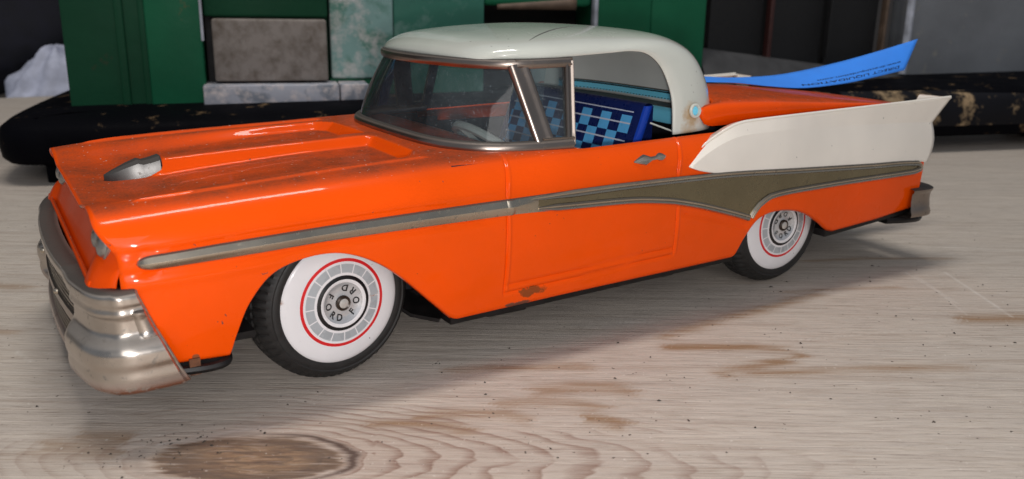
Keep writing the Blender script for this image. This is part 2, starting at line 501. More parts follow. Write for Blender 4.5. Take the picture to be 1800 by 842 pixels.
def m_wood():
    t = NT('weathered_plywood')
    at = lambda nm: t.n('ShaderNodeAttribute', attribute_name=nm).outputs['Fac']
    cx = t.n('ShaderNodeCombineXYZ')
    gu, gv = at('gu'), at('gv')
    def vec(su, sv):
        c = t.n('ShaderNodeCombineXYZ')
        t.l(t.math('MULTIPLY', gu, su), c.inputs[0]); t.l(t.math('MULTIPLY', gv, sv), c.inputs[1])
        return c.outputs[0]
    ph = at('phase')
    fib = t.noise(vec(.55, 16), 1, 5, .65)         # long fibres
    fib2 = t.noise(vec(1.6, 45), 1, 3, .6)
    blot = t.noise(vec(.10, .42), 1, 4, .6)
    base = t.ramp(blot, [(.25, (.39, .34, .288)), (.5, (.475, .41, .34)), (.75, (.545, .47, .39))])
    base = t.mix(t.gray(fib, .42, .64, 0, .82), base, (.235, .19, .165))
    fib3 = t.noise(vec(.9, 26), 1, 4, .7)
    base = t.mix(t.gray(fib3, .56, .70, 0, .55), base, (.19, .15, .13))
    base = t.mix(t.gray(fib3, .44, .30, 0, .5), base, (.60, .54, .485))
    strk = t.noise(vec(.16, 3.2), 1, 4, .6)
    base = t.mix(t.gray(strk, .52, .70, 0, .5), base, (.30, .225, .175))
    base = t.mix(t.gray(fib2, .58, .74, 0, .35), base, (.60, .54, .48))
    # growth rings from the phase
    pn = t.math('ADD', t.math('MULTIPLY', ph, 2.6), t.math('MULTIPLY', t.noise(vec(.35, 2.5), 1, 3), .9))
    fr = t.math('FRACT', pn)
    line = t.ramp(fr, [(0, (0,)*3), (.50, (.05,)*3), (.80, (.55,)*3), (.90, (1,)*3), (.96, (.3,)*3), (1, (0,)*3)])
    near = at('nearknot')
    lm = t.math('MULTIPLY', line, t.math('MULTIPLY_ADD', near, .25, .07))
    lm = t.math('MULTIPLY', lm, t.gray(t.noise(vec(.5, 4), 1, 4), .3, .6, .25, 1))
    base = t.mix(lm, base, (.17, .10, .075))
    base = t.mix(t.math('MULTIPLY', near, .30), base, (.43, .31, .24))
    # brown tide lines
    stn = t.math('MULTIPLY', at('stain'), t.gray(fib, .3, .6, .7, 1.9))
    base = t.mix(stn, base, (.285, .18, .105))
    # knot
    kc = t.ramp(t.noise(vec(1.2, 7), 1, 5, .7, .5), [(.30, (.045, .026, .018)), (.44, (.17, .095, .05)), (.56, (.28, .17, .085)), (.68, (.40, .31, .25))])
    kf = t.math('FRACT', t.math('MULTIPLY', ph, 5.0))
    kc = t.mix(t.gray(kf, .6, .95, 0, .5), kc, (.05, .03, .02))
    fl_ = t.noise(vec(.55, 7), 1, 4, .7)
    kq = t.math('ADD', at('kd'), t.math('MULTIPLY', t.math('SUBTRACT', fl_, .5), .48))
    kdr = t.ramp(kq, [(0, (.05,)*3), (.40, (.12,)*3), (.66, (.75,)*3), (.86, (.9,)*3), (.97, (.35,)*3), (1, (.1,)*3)])
    kc = t.mix(t.math('MULTIPLY', kdr, .78), kc, (.060, .032, .021))
    kc = t.mix(t.gray(t.noise(vec(.9, 14), 1, 4, .7), .54, .66, 0, .7), kc, (.03, .018, .013))
    kc = t.mix(t.gray(t.noise(vec(.7, 11), 1, 3, .6), .58, .70, 0, .6), kc, (.46, .38, .32))
    kmask = t.gray(kq, .90, 1.06, .86, 0)
    base = t.mix(kmask, base, kc)
    kd = at('kd')
    kn = t.math('ADD', kd, t.math('MULTIPLY', t.math('SUBTRACT', fib, .5), .10))
    rim = t.ramp(kn, [(0, (0,)*3), (.60, (0,)*3), (.655, (1,)*3), (.675, (1,)*3), (.72, (0,)*3), (1, (0,)*3)])
    kn2 = t.math('MULTIPLY', kn, .62)
    nt_ = rim.node; t.l(kn2, nt_.inputs['Fac'])
    base = t.mix(t.math('MULTIPLY', t.math('MULTIPLY', rim, t.math('MULTIPLY_ADD', at('ring'), .75, .20)), .9), base, (.050, .022, .015))
    # rings that wrap the knot
    kf2 = t.math('FRACT', t.math('ADD', t.math('MULTIPLY', kd, 4.6), t.math('MULTIPLY', t.noise(vec(.35, 1.6), 1, 4), .9)))
    kl = t.ramp(kf2, [(0, (0,)*3), (.55, (.06,)*3), (.86, (.8,)*3), (.92, (1,)*3), (1, (0,)*3)])
    kw = t.ramp(t.math('MULTIPLY', kd, .25), [(0, (0,)*3), (.26, (0,)*3), (.30, (1,)*3), (.60, (.95,)*3), (1, (0,)*3)])
    base = t.mix(t.math('MULTIPLY', t.math('MULTIPLY', kl, t.math('MULTIPLY', kw, at('kside'))), t.gray(fib, .3, .62, .45, 1.0)), base, (.22, .13, .095))
    # pale scratches, specks of grime
    base = t.mix(t.math('MULTIPLY', at('scratch'), t.gray(fib2, .3, .6, .4, 1)), base, (.66, .62, .57))
    tc = t.coord()
    spk = t.gray(t.noise(tc, 520, 2, .5), .725, .745)
    base = t.mix(spk, base, (.06, .045, .035))
    spk2 = t.math('MULTIPLY', t.gray(t.noise(tc, 900, 2, .5), .70, .74), .5)
    base = t.mix(spk2, base, (.72, .68, .62))
    t.set(Base_Color=base, Roughness=t.gray(fib, .3, .7, .62, .8))
    t.b.inputs['Specular IOR Level'].default_value = .3
    h = t.math('ADD', t.math('MULTIPLY', fib, .8), t.math('SUBTRACT', t.math('MULTIPLY', fib2, .5), t.math('MULTIPLY', line, .25)))
    t.bump(h, .40, .0006)
    return t.mat

# tide lines and scratches, (x, y) on the table top, width, strength, seed
STAINS = [
    ([(8.6,-6.6),(9.6,-6.2),(11.2,-6.1),(13.9,-6.0),(16.6,-5.9)], .16, .5, 11),
    ([(8.6,-6.6),(8.7,-6.9),(9.6,-7.4),(10.6,-8.0),(11.7,-8.9)], .14, .8, 12),
    ([(11.7,-8.9),(10.9,-9.2),(9.0,-8.9),(8.2,-8.9)], .16, .65, 13),
    ([(8.6,-8.9),(10.2,-9.75),(12.2,-10.6),(15.2,-12.2)], .14, .55, 14),
    ([(2.4,-5.1),(4.2,-5.9),(5.6,-6.6),(6.1,-7.1)], .13, .6, 15),
    ([(3.6,-7.4),(4.9,-7.7),(5.7,-8.2),(6.2,-8.8)], .2, .6, 16),
    ([(2.5,-7.5),(3.6,-7.8),(4.3,-8.3),(4.9,-9.2)], .16, .5, 17),
    ([(.5,-7.2),(1.6,-7.4),(2.6,-8.0),(3.0,-8.8)], .14, .55, 18),
    ([(-.4,-6.9),(.5,-7.3),(1.3,-8.0),(1.5,-8.6)], .12, .6, 19),
    ([(3.9,-9.0),(4.4,-9.4),(4.6,-10.0)], .16, .7, 20),
    ([(-6.2,-4.2),(-5.6,-4.6),(-5.2,-5.0)], .25, .65, 22),
    ([(-7.0,-4.1),(-6.0,-4.9),(-5.3,-5.4)], .2, .55, 23),
    ([(18.4,-3.0),(21,-4.0),(24.5,-5.9)], .10, .5, 24),
    ([(14.9,-5.2),(17,-5.8),(19.6,-7.0)], .08, .4, 25),
    ([(17.9,-9.6),(19.2,-10.3),(20.5,-11)], .25, .7, 26),
    ([(3.5,6.5),(0,8.6),(-4,11.5)], .2, .4, 27),
    ([(-12,11),(-8,8.6),(-5.8,7)], .2, .4, 28),
    ([(-9.5,5.2),(-8,3.9),(-6.5,2.9)], .10, .5, 29),
]
SCRATCH = [
    ([(22.3,-6.6),(21.0,-8.6),(19.8,-10.4)], .05, .75),
    ([(21.0,-5.9),(20.0,-7.8),(18.7,-9.6)], .035, .5),
    ([(20.9,-6.4),(19.4,-8.9)], .06, .4),
    ([(24,-3.5),(28.5,-7.0)], .05, .55),
    ([(12.1,-8.3),(15.6,-9.4)], .03, .45),
    ([(-6.9,1.6),(-6.6,.7)], .05, .6),
    ([(-4.6,-5.5),(-3.0,-5.7),(-1.6,-6.1)], .05, .5),
    ([(1.2,-5.6),(2.4,-5.9)], .08, .35),
    ([(8.6,-4.7),(9.6,-5.2)], .04, .5),
]
tb, att = make_table()
near = np.exp(-(((att['gu']-KN[0]-1.6)/6.2)**2+((att['gv']-KN[1])/1.9)**2))
att['nearknot'] = near
table = tb.build('tabletop', m_wood(), smooth=60, recalc=False)
for k, a in att.items():
    A = table.data.attributes.new(k, 'FLOAT', 'POINT')
    arr = np.zeros(len(table.data.vertices), dtype=np.float32)
    arr[:a.size] = a.reshape(-1)
    A.data.foreach_set('value', arr)
tag(table, 'worn grey plywood table top with a large brown knot', 'table', kind='structure')

# loose grit on the table
gb = MB()
for k in range(330):
    if k < 190: x, y = rng.uniform(-10, 24), rng.uniform(-12, -4.5)
    elif k < 245: x, y = rng.normal(-4.6, .8), rng.normal(-5.6, .5)
    else: x, y = rng.uniform(-14, 30), rng.uniform(-5, 14)
    r = abs(rng.normal(0, .013))+.008
    a = rng.uniform(0, 6.28); st = rng.uniform(1, 2.2)
    pts = []
    for i in range(5):
        b = a+i*1.2566
        px, py = math.cos(b)*r*rng.uniform(.6, 1.2)*st, math.sin(b)*r*rng.uniform(.6, 1.2)
        pts.append((x+px*math.cos(a)-py*math.sin(a), y+px*math.sin(a)+py*math.cos(a), .002))
    top = (x, y, r*.8+.006)
    gb.add(pts+[top], [(i, (i+1) % 5, 5) for i in range(5)])
grit = gb.build('grit', m_plain('dark_grit', (.035, .028, .022), .8, 0, .4), smooth=0)
tag(grit, 'dark specks of grit scattered over the plywood', 'grit', kind='stuff')

# ================================================================== THE CAR
car = empty('toy_car')
tag(car, 'orange and cream tin toy car with whitewall tyres standing on plywood', 'toy car')

W = pchip([-5.3, -4.6, -3.5, 0, 10, 18, 22.4], [5.14, 5.26, 5.33, 5.36, 5.36, 5.30, 5.16])
ZS = pchip([-5.3, -3.6, -1.0, 1.7, 3.6, 7, 11, 13, 22.4], [4.95, 5.12, 5.26, 5.36, 5.42, 5.50, 5.60, 5.64, 5.80])
farch = catmull([(-2.86,1.50),(-2.80,1.66),(-2.68,2.05),(-2.39,2.74),(-1.85,3.36),(-1.05,3.62),(-.24,3.60),(.55,3.28),(1.25,2.76),(2.1,1.95),(2.72,1.36),(2.95,1.25)], 6)
rarch = catmull([(12.80,1.50),(12.93,1.58),(13.2,2.15),(13.69,2.70),(14.59,2.87),(15.7,2.70),(16.62,2.27),(17.3,1.86),(17.7,1.74)], 6)
bot_pts = [(-4.95,1.60)]+[tuple(p) for p in farch]+[(6.3,1.36),(10,1.44)]+[tuple(p) for p in rarch]+[(20,1.86),(22.3,2.06)]
bx_ = np.array([p[0] for p in bot_pts]); bz_ = np.array([p[1] for p in bot_pts])
def ZB(x): return np.interp(x, bx_, bz_)
trim_top = pchip([-4.6,-2.78,-.21,4.14,8.13,11.4,15.2,19,21.6,22.1], [4.13,4.23,4.33,4.42,4.47,4.44,4.26,4.07,3.93,3.72])
tb1 = pchip([-4.6,-2.3,-.23,4.15,6.21,8.17,9.6,10.7,11.8,12.6,13.17], [3.84,3.91,3.98,4.00,3.93,3.86,3.70,3.47,3.17,2.93,2.75])
tb2 = pchip([13.17,13.3,13.5,13.9,14.6,15.3,18,21.6,22.1], [2.75,3.02,3.22,3.36,3.43,3.45,3.47,3.44,3.62])
def trim_bot(x): return np.where(np.asarray(x) < 13.17, tb1(x), tb2(x))

def delta(x, z):
    """how far the side stands in from W at height z"""
    zs = ZS(x)
    t = np.clip(1-(zs-z)/1.1, 0, 1)
    d = 1.05*(1-np.sqrt(np.clip(1-t**2.4, 0, 1)))
    lo = np.clip((3.6-z)/2.4, 0, 1)
    return d+.30*lo**1.8
def fshift(x, z):
    return -.36*sstep(4.05, 4.85, z)*(1-sstep(-4.95, -3.2, x))
def gau(a, s): return np.exp(-(a/s)**2)
door_f = pchip([1.8, 3.9, 4.5, 5.1, 5.5], [4.30, 4.27, 4.24, 4.36, 4.56])
door_r = pchip([1.8, 3.4, 4.5, 5.1, 5.6], [10.22, 10.12, 10.03, 10.16, 10.42])
def emboss(x, z):
    e = np.zeros(np.broadcast(x, z).shape)
    top = trim_top(x); bot = trim_bot(x)
    inside = (z > 1.9)*1.0
    free = 1-sstep(-.06, .0, z-bot)*(1-sstep(.0, .06, z-top))     # nothing under the trim
    for xf, zlow in ((door_f, 1.86), (door_r, 2.12)):
        xx = x-xf(z)
        m = sstep(zlow-.1, zlow+.02, z)*free
        e += m*(.024*gau(xx-.045, .042)-.045*gau(xx+.03, .03))
    # bottom crease of the door
    zl = 1.86+(x-4.3)*(.25/5.9)
    m = sstep(4.2, 4.32, x)*(1-sstep(10.05, 10.2, x))
    e += m*(-.045*gau(z-zl-.16, .04)+.02*gau(z-zl-.05, .05)-.05*gau(z-zl+.06, .035))
    # embossed line below the rear sweep
    m = sstep(10.1, 10.5, x)*(1-sstep(13.0, 13.25, x))
    e += m*(-.05*gau(z-(bot-.22), .06)+.03*gau(z-(bot-.36), .08))
    # pressed seat round the spear's nose and along it
    m = 1-sstep(3.4, 4.2, x)
    e += -.05*m*(gau(z-(top+.07), .06)+gau(z-(bot-.07), .06))
    e += -.04*m*sstep(-3, -4, x)*0
    r_ = np.sqrt(((x+4.30)*.9)**2+(z-3.99)**2)
    e += np.where(x < -4.3, -.05*gau(r_-.24, .07), 0)
    # faint crease running ahead of the wheel opening
    m = (1-sstep(-2.2, -1.2, x))
    e += m*.03*gau(z-(3.50+(x+4.95)*.04), .10)
    return e
def side_pt(x, z, off=0.0, emb=True):
    y = W(x)-delta(x, z)+off
    if emb: y = y+emboss(x, z)
    return np.stack(np.broadcast_arrays(x+fshift(x, z), -y, z), -1)

xs_side = np.unique(np.round(np.concatenate([
    np.arange(-4.95, 22.31, .12), np.linspace(-3.0, -1.6, 40), np.linspace(.4, 3.1, 36),
    np.linspace(4.0, 4.8, 40), np.linspace(9.85, 10.6, 38), np.linspace(12.7, 13.9, 34), np.linspace(16.4, 17.8, 16),
    [22.3]]), 4))
NR = 72
def edge_d(x):          # how far the top edge reaches inboard
    return lerp(1.0, .62, sstep(6.4, 7.0, x)) + .38*sstep(12.4, 13.2, x)
def side_grid():
    G = []
    for x in xs_side:
        zb, zs = float(ZB(x)), float(ZS(x))
        # the top rows follow the rounding of the shoulder by angle
        tmax = (1-(1-edge_d(x)/1.05)**2)**(1/2.4)
        zt = zs-1.1*(1-min(tmax, 1.0))
        z = np.concatenate([np.linspace(zb, zs-.8, NR-26), zs-.8+(zt-(zs-.8))*np.sin(np.linspace(0, math.pi/2, 27)[1:])])
        p = side_pt(np.full_like(z, x), z)
        p[0, 1] += .10; p[1, 1] += .02       # rolled lower edge
        G.append(p)
    return np.array(G)
SG = side_grid()
body = MB()
body.grid(SG); SGm = SG*np.array([1, -1, 1]); body.grid(SGm, flip=True)
# bonnet
hx_i = [i for i, x in enumerate(xs_side) if x <= 5.0]
NY = 150
def trough(x, y):
    """depth of the two sunk panels beside the centre spine"""
    a = np.abs(y)
    spine = sstep(-3.5, -3.0, x)
    yo1 = lerp(2.5, 3.25, sstep(-5, 1.5, x)); yo2 = lerp(4.15, 3.62, sstep(-5, 0.5, x))
    m = lerp(1.0, sstep(.20, .50, a), spine)*(1-sstep(yo1, yo2, a))
    rear = 1-sstep(2.42, 2.80, x+np.maximum(0, a-2.9)*.6)
    return m*rear
hood_dip = pchip([-5.4, -5.2, -4.2, -2, 1, 5], [.25, .27, .40, .34, .27, .27])
hood = []
for i in hx_i:
    e = SG[i, -1]
    x0, yl, zl = e[0], -e[1], e[2]
    y = np.linspace(-yl, yl, NY)
    x = np.full(NY, x0)
    z = zl+.06*(1-(y/yl)**2)
    z = z-float(hood_dip(x0))*trough(x, y)
    sp = gau(np.abs(y), .30)*sstep(-3.45, -3.15, x)*(1-sstep(2.3, 2.95, x))
    z = z+.03*sp
    bl = lerp(4.30, 3.92, sstep(-4.7, 2.8, x))
    bead = gau(np.abs(y)-bl, .09)*sstep(-4.75, -4.3, x)*(1-sstep(2.5, 2.85, x))
    z = z+.06*bead-.03*gau(np.abs(y)-bl+.2, .1)*sstep(-4.75, -4.3, x)*(1-sstep(2.5, 2.85, x))
    hood.append(np.stack([x, y, z], -1))
hood = np.array(hood)
hood[:, 0, :] = SG[hx_i, -1]; hood[:, -1, :] = SGm[hx_i, -1]
# match the fender's lip
body.grid(hood, flip=False)
# rear deck under the boot lid, and the tail panel
rx_i = [i for i, x in enumerate(xs_side) if x >= 13.3]
dk = []
for i in rx_i:
    e = SG[i, -1]
    y = np.linspace(e[1], -e[1], 24)
    dk.append(np.stack([np.full(24, e[0]), y, np.full(24, e[2])-.04*np.sin(np.linspace(0, math.pi, 24))], -1))
body.grid(dk)
tail = SG[-1]
tl = []
for j in range(len(tail)):
    y = np.linspace(tail[j, 1], -tail[j, 1], 20)
    tl.append(np.stack([np.full(20, tail[j, 0]), y, np.full(20, tail[j, 2])], -1))
body.grid(tl)
body_o = body.build('body', M['orange'], car, smooth=50, merge=.004, solid=.055, solid_off=-1)

# sunk front panel with the swollen lamp ends
fp = MB()
rows = []
for k, z in enumerate(np.linspace(4.52, 3.30, 22)):
    y = np.linspace(-5.17, 5.17, 90)
    t = k/21
    a = np.abs(y)
    x = lerp(-4.98, -5.47, t**1.15)+.0*y
    zrow = z-.25*(1-t)*sstep(4.2, 5.1, a)
    x = x-.10*np.sin(math.pi*min(1, t*1.2))*0
    # swollen lower ends
    sw = sstep(3.7, 4.3, a)*np.clip(1-((z-3.55)/.50)**2, 0, 1)**.5
    x = x-.14*sw
    # corner wrap
    x = x+np.clip((a-4.5)/.72, 0, 1)**2.2*lerp(.15, .64, t)
    rows.append(np.stack([x, y, zrow+0*y], -1))
fp.grid(rows)
# dusty lower lip
lip = []
for y in np.linspace(-4.7, 4.7, 60):
    lip.append([(-5.42, y, 3.60), (-5.48, y, 3.57), (-5.50, y, 3.50), (-5.46, y, 3.44)])
fp.grid(lip)
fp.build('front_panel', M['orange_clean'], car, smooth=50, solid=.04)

# headlamps: two a side
def m_lens():
    t = NT('lamp_lens_chrome'); vec = t.coord()
    t.set(Base_Color=t.ramp(t.noise(vec, 160, 4), [(.3, (.30, .27, .23)), (.7, (.42, .40, .38))]), Metallic=.85, Roughness=.30)
    return t.mat
M['lens'] = m_lens()
for sy in (-1, 1):
    for yy in (3.66, 4.40):
        hb = MB()
        hb.lathe([(0, .19), (.11, .18), (.19, .155), (.25, .11), (.29, .05), (.30, .01), (.33, .04), (.36, .01), (.35, -.1)], 32, axis='x')
        for a in np.linspace(-.22, .22, 6):
            w = math.sqrt(max(.01, .28**2-a*a))
            hb.tube([(-.185*math.sqrt(max(0, 1-(a*a+q*q)/.092)), q, a) for q in np.linspace(-w*.92, w*.92, 7)], circle_prof(.012, 5))
        h_ = hb.build('headlight', M['lens'], car)
        h_.location = (-5.04*S, sy*yy*S, 4.26*S); h_.rotation_euler = (0, R(15), 0)
# chrome strip joining the lamps under the brow
for sy in (-1, 1):
    mb = MB()
    mb.tube([(-5.10, sy*3.10, 4.40), (-5.14, sy*3.5, 4.60), (-5.14, sy*4.4, 4.62), (-5.05, sy*4.9, 4.50)], circle_prof(.05, 8))
    mb.build('lamp_trim', M['chrome2'], car)

# ---------------------------------------------------------------- side trim
def side_trim(sgn):
    k = np.array([1, -sgn, 1])     # sgn -1: near (left) side
    fl = sgn > 0
    root = None
    def P(x, z, off): return side_pt(np.asarray(x, float), np.asarray(z, float), off, emb=False)*np.array([1, 1 if sgn < 0 else -1, 1])
    # front spear: bevelled bar
    mb = MB()
    xs = np.concatenate([np.linspace(-4.62, -4.1, 14), np.linspace(-4.0, 4.15, 60)])
    G = []
    for x in xs:
        c = .5*(trim_top(x)+trim_bot(x)); h = .5*(trim_top(x)-trim_bot(x))
        s_ = max(0.0, 1-max(0, (-4.25-x)/.37)**2.2)**.5
        h = h*max(s_, .02)
        G.append([P(x, c+h*a, o*max(s_, .05)+.01) for a, o in ((-1, -.02), (-.93, .07), (-.55, .12), (.08, .16), (.16, .16), (.9, .09), (1, -.02))])
    mb.grid(np.array(G))
    # joint collar
    xs = np.linspace(4.15, 4.40, 7); G = []
    for x in xs:
        c = .5*(trim_top(x)+trim_bot(x)); h = .5*(trim_top(x)-trim_bot(x))
        b = .03*math.sin((x-4.15)/.25*math.pi)
        G.append([P(x, c+h*a, o+b) for a, o in ((-1, -.02), (-.93, .08), (-.55, .13), (.08, .17), (.16, .17), (.9, .10), (1, -.02))])
    mb.grid(np.array(G))
    # taper where the spear opens out
    xs = np.linspace(4.40, 6.6, 20); G = []
    for x in xs:
        t = min(1, (x-4.4)/.9)
        c = .5*(trim_top(x)+trim_bot(x)); h = .5*(trim_top(x)-trim_bot(x))
        G.append([P(x, c+h*a, o) for a, o in ((-1, -.02), (-.93, lerp(.07, .06, t)), (-.5, lerp(.12, .04, t)), (.08, lerp(.16, .035, t)), (.3, lerp(.15, .035, t)), (.8, lerp(.11, .04, t)), (.93, lerp(.10, .04, t)), (1, -.02))])
    mb.grid(np.array(G))
    root = mb.build('side_trim', M['pewter'], car, smooth=24)
    # flat insert
    mb = MB(); G = []
    for x in np.concatenate([np.linspace(4.75, 6.6, 24), np.linspace(6.7, 13.12, 56), np.linspace(13.17, 13.6, 12), np.linspace(13.65, 22.05, 60)]):
        a, b = float(trim_bot(x)), float(trim_top(x))
        c = lerp(a, b, .55); t = min(1, max(0, (x-4.75)/1.7))**.7
        G.append(P(np.full(10, x), np.linspace(lerp(c, a, t), lerp(c, b, t), 10), .055))
    mb.grid(np.array(G))
    mb.build('trim_insert', M['pewterflat'], root, smooth=40)
    # rims
    prof = [(-.10, -.03), (-.10, .03), (-.06, .085), (-.015, .075), (0, .055), (.015, .075), (.06, .085), (.10, .03), (.10, -.03)]
    def rim(path, name, s0=None):
        if s0 is None: s0 = [min(1, .12+.09*i) for i in range(len(path))]
        mb = MB()
        pp = [P(x, z, .05) for x, z in path]
        mb.tube(pp, prof, upv=(0, -1 if sgn < 0 else 1, 0), scale=s0)
        mb.build(name, M['pewter'], root, smooth=30)
    up_ = [(x, float(trim_top(x))-.09) for x in np.linspace(4.45, 21.55, 94)]
    nose = [(21.8, 3.83), (21.98, 3.74), (22.03, 3.66), (21.98, 3.59), (21.8, 3.55)]
    lo2 = [(x, float(tb2(x))+.09) for x in np.linspace(21.55, 13.95, 50)]
    rim(up_+nose+lo2+[(13.72, 3.36), (13.5, 3.24), (13.36, 3.10), (13.27, 2.98), (13.21, 2.86)], 'trim_rim')
    lo1 = [(x, float(tb1(x))+.10) for x in np.linspace(5.15, 13.12, 70)]
    sc = [min(1, .35+i*.13) for i in range(len(lo1))]
    rim(lo1, 'trim_rim', sc)
side_trim(-1); side_trim(1)

# ---------------------------------------------------------------- tail fins
fin_top = [(10.42,4.74),(10.72,4.97),(11.25,5.28),(11.85,5.57),(12.3,5.75),(12.7,5.84),(13.1,5.87),(14.5,5.92),(16.5,5.98),(19,6.05),(21.5,6.11),(23.15,6.16)]
fin_cre = [(10.46,4.71),(10.86,4.93),(11.38,5.15),(12.0,5.36),(12.5,5.46),(13.2,5.50),(14.6,5.53),(16.5,5.51),(19,5.42),(21,5.34),(22.52,5.26)]
fin_bot = [(10.44,4.69),(10.85,4.56),(11.35,4.46),(11.75,4.39),(12.3,4.37),(13.2,4.33),(15,4.24),(18,4.09),(21,3.93),(22.0,3.87),(22.42,3.82)]
def resamp(pts, n):
    P = catmull([(a, 0, b) for a, b in pts], 10)
    L = np.concatenate([[0], np.cumsum(np.linalg.norm(np.diff(P, axis=0), axis=1))]); L /= L[-1]
    q = np.linspace(0, 1, n)
    return np.stack([np.interp(q, L, P[:, 0]), np.interp(q, L, P[:, 2])], -1)
def tail_fin(sgn):
    n = 90
    T, C, B = resamp(fin_top, n), resamp(fin_cre, n), resamp(fin_bot, n)
    G = []
    for i in range(n):
        q = i/(n-1)
        grow = float(sstep(0, .12, q))
        Wt = float(W(min(C[i, 0], 22.4)))
        row = []
        def skin(a): return float(W(min(a[0], 22.4))-delta(a[0], min(a[1], float(ZS(a[0])))))
        yT = Wt-.26*float(sstep(0, .09, q))+.43*q
        yC = Wt+.06-.09*float(sstep(0, .12, q))
        yB = Wt+.075
        def pt(a, y): row.append((a[0], sgn*y, a[1]))
        pt((T[i, 0], T[i, 1]-.02), yT-.30)
        pt(T[i], yT-.10)
        pt((T[i, 0]+.01, T[i, 1]-.03), yT)
        for s_ in (.06, .4, .7, .96):
            pt(T[i]*(1-s_)+C[i]*s_, lerp(yT, yC, s_))
        pt(C[i], yC)
        for s_ in (.03, .2, .4, .6, .8, .95):
            b = C[i]*(1-s_)+B[i]*s_
            b[0] += (.22*q**14)*math.sin(s_*math.pi)
            pt(b, lerp(yC, yB, s_)+.02*math.sin(s_*math.pi)*grow)
        pt(B[i], yB-.02)
        pt((B[i, 0], B[i, 1]+.02), yB-.20)
        G.append(row)
    mb = MB(); mb.grid(np.array(G))
    o = mb.build('tail_fin', M['fin'], car, smooth=12, solid=.05)
    ed_ = MB(); ed_.tube([(a[0], sgn*(float(W(min(a[0], 22.4)))-.26*float(sstep(0, .09, i/(n-1)))+.43*i/(n-1)-.05), a[1]+.005) for i, a in enumerate(T)], circle_prof(.05, 8), scale=[min(1, .3+i*.05) for i in range(n)])
    ed_.build('fin_edge', M['fin'], o, smooth=50)
    # rear closing plate with the round lamp
    G = np.array(G)
    pl = MB()
    r0 = G[-1]
    rows = [r0, np.array([(p[0]-.15, sgn*4.15, p[2]) for p in r0])]
    pl.grid(rows)
    pl.build('fin_end', M['fin'], car, smooth=28)
    lb = MB()
    lb.lathe([(0, .22), (.25, .20), (.42, .1), (.46, 0), (.44, -.2)], 28, axis='x', centre=(0, 0, 0))
    L = lb.build('tail_light', M['red'], car)
    L.location = (22.45*S, sgn*4.6*S, 4.75*S); L.rotation_euler = (0, 0, math.pi)
tail_fin(-1); tail_fin(1)

# ---------------------------------------------------------------- boot lid
def boot_lid():
    mb = MB()
    n, m = 70, 60
    xs = np.linspace(0, 1, n)
    G = []
    for q in xs:
        topc = float(pchip([0, .04, .1, .2, .5, .85, .95, 1], [6.38, 6.52, 6.58, 6.56, 6.36, 6.08, 5.98, 5.86])(q))
        zb = lerp(5.70, 5.86, q)+.30*(1-math.sqrt(1-max(0.0, 1-q/.045)**2))
        wd = 4.62*float(pchip([0, .02, .06, .12, .9, .97, 1], [.975, .99, .998, 1, 1, .975, .93])(q))
        row = []
        for a in np.linspace(-math.pi/2, math.pi/2, m):
            s_ = math.sin(a); c_ = math.cos(a)
            y = wd*math.copysign(abs(s_)**.72, s_); h = c_**.24
            hh = max(0.0, 1-(abs(y)/4.40)**3.4)**(1/3.4)
            xf = max(11.55, 10.55+2.70*hh+.04)
            x = lerp(xf, 21.75, q)
            row.append((x, y, zb+(topc-zb)*h))
        G.append(row)
    G = np.array(G)
    mb.grid(G)
    mb.build('boot_lid', M['orange'], car, smooth=50, solid=.05)
boot_lid()

# ---------------------------------------------------------------- roof
def roof():
    # rim of the side opening (x, |y|, z) and the centre line (x, z), both by the same parameter
    rim = catmull([(4.93,3.25,7.71),(5.5,3.66,7.78),(6.2,3.84,7.80),(7.2,3.95,7.85),(8.4,4.02,7.92),(9.1,4.07,7.96),(9.65,4.13,7.88),(10.08,4.22,7.56),(10.34,4.34,7.05),(10.46,4.46,6.45),(10.48,4.55,5.54)], 8)
    cen = catmull([(4.20,7.74),(4.38,8.03),(4.95,8.30),(5.8,8.44),(7.0,8.54),(8.6,8.60),(10.2,8.55),(11.4,8.38),(12.3,7.95),(12.85,7.2),(13.12,6.4),(13.2,5.62)], 8)
    def by_len(P, n):
        L = np.concatenate([[0], np.cumsum(np.linalg.norm(np.diff(P, axis=0), axis=1))]); L /= L[-1]
        q = np.linspace(0, 1, n)
        return np.stack([np.interp(q, L, P[:, k]) for k in range(P.shape[1])], -1)
    n, m = 84, 61
    Rm, Cn = by_len(rim, n), by_len(cen, n)
    G = []
    for i in range(n):
        row = []
        ex = 2.5+1.0*float(sstep(.45, .8, i/(n-1)))
        for a in np.linspace(-math.pi/2, math.pi/2, m):
            s_, c_ = math.sin(a), math.cos(a)
            yy = math.copysign(abs(s_)**(2/ex), s_); h = abs(c_)**(2/ex)
            y = Rm[i, 1]*yy
            x = lerp(Rm[i, 0], Cn[i, 0], h); z = lerp(Rm[i, 2], Cn[i, 1], h)
            row.append((x, y, z))
        G.append(row)
    mb = MB(); mb.grid(np.array(G))
    ro = mb.build('roof', [M['cream'], M['lining']], car, smooth=60, solid=.07, solid_off=-1)
    ro.modifiers['thickness'].material_offset = 1; ro.modifiers['thickness'].material_offset_rim = 0
    # the dent crease on top
    return ro
roof_o = roof()
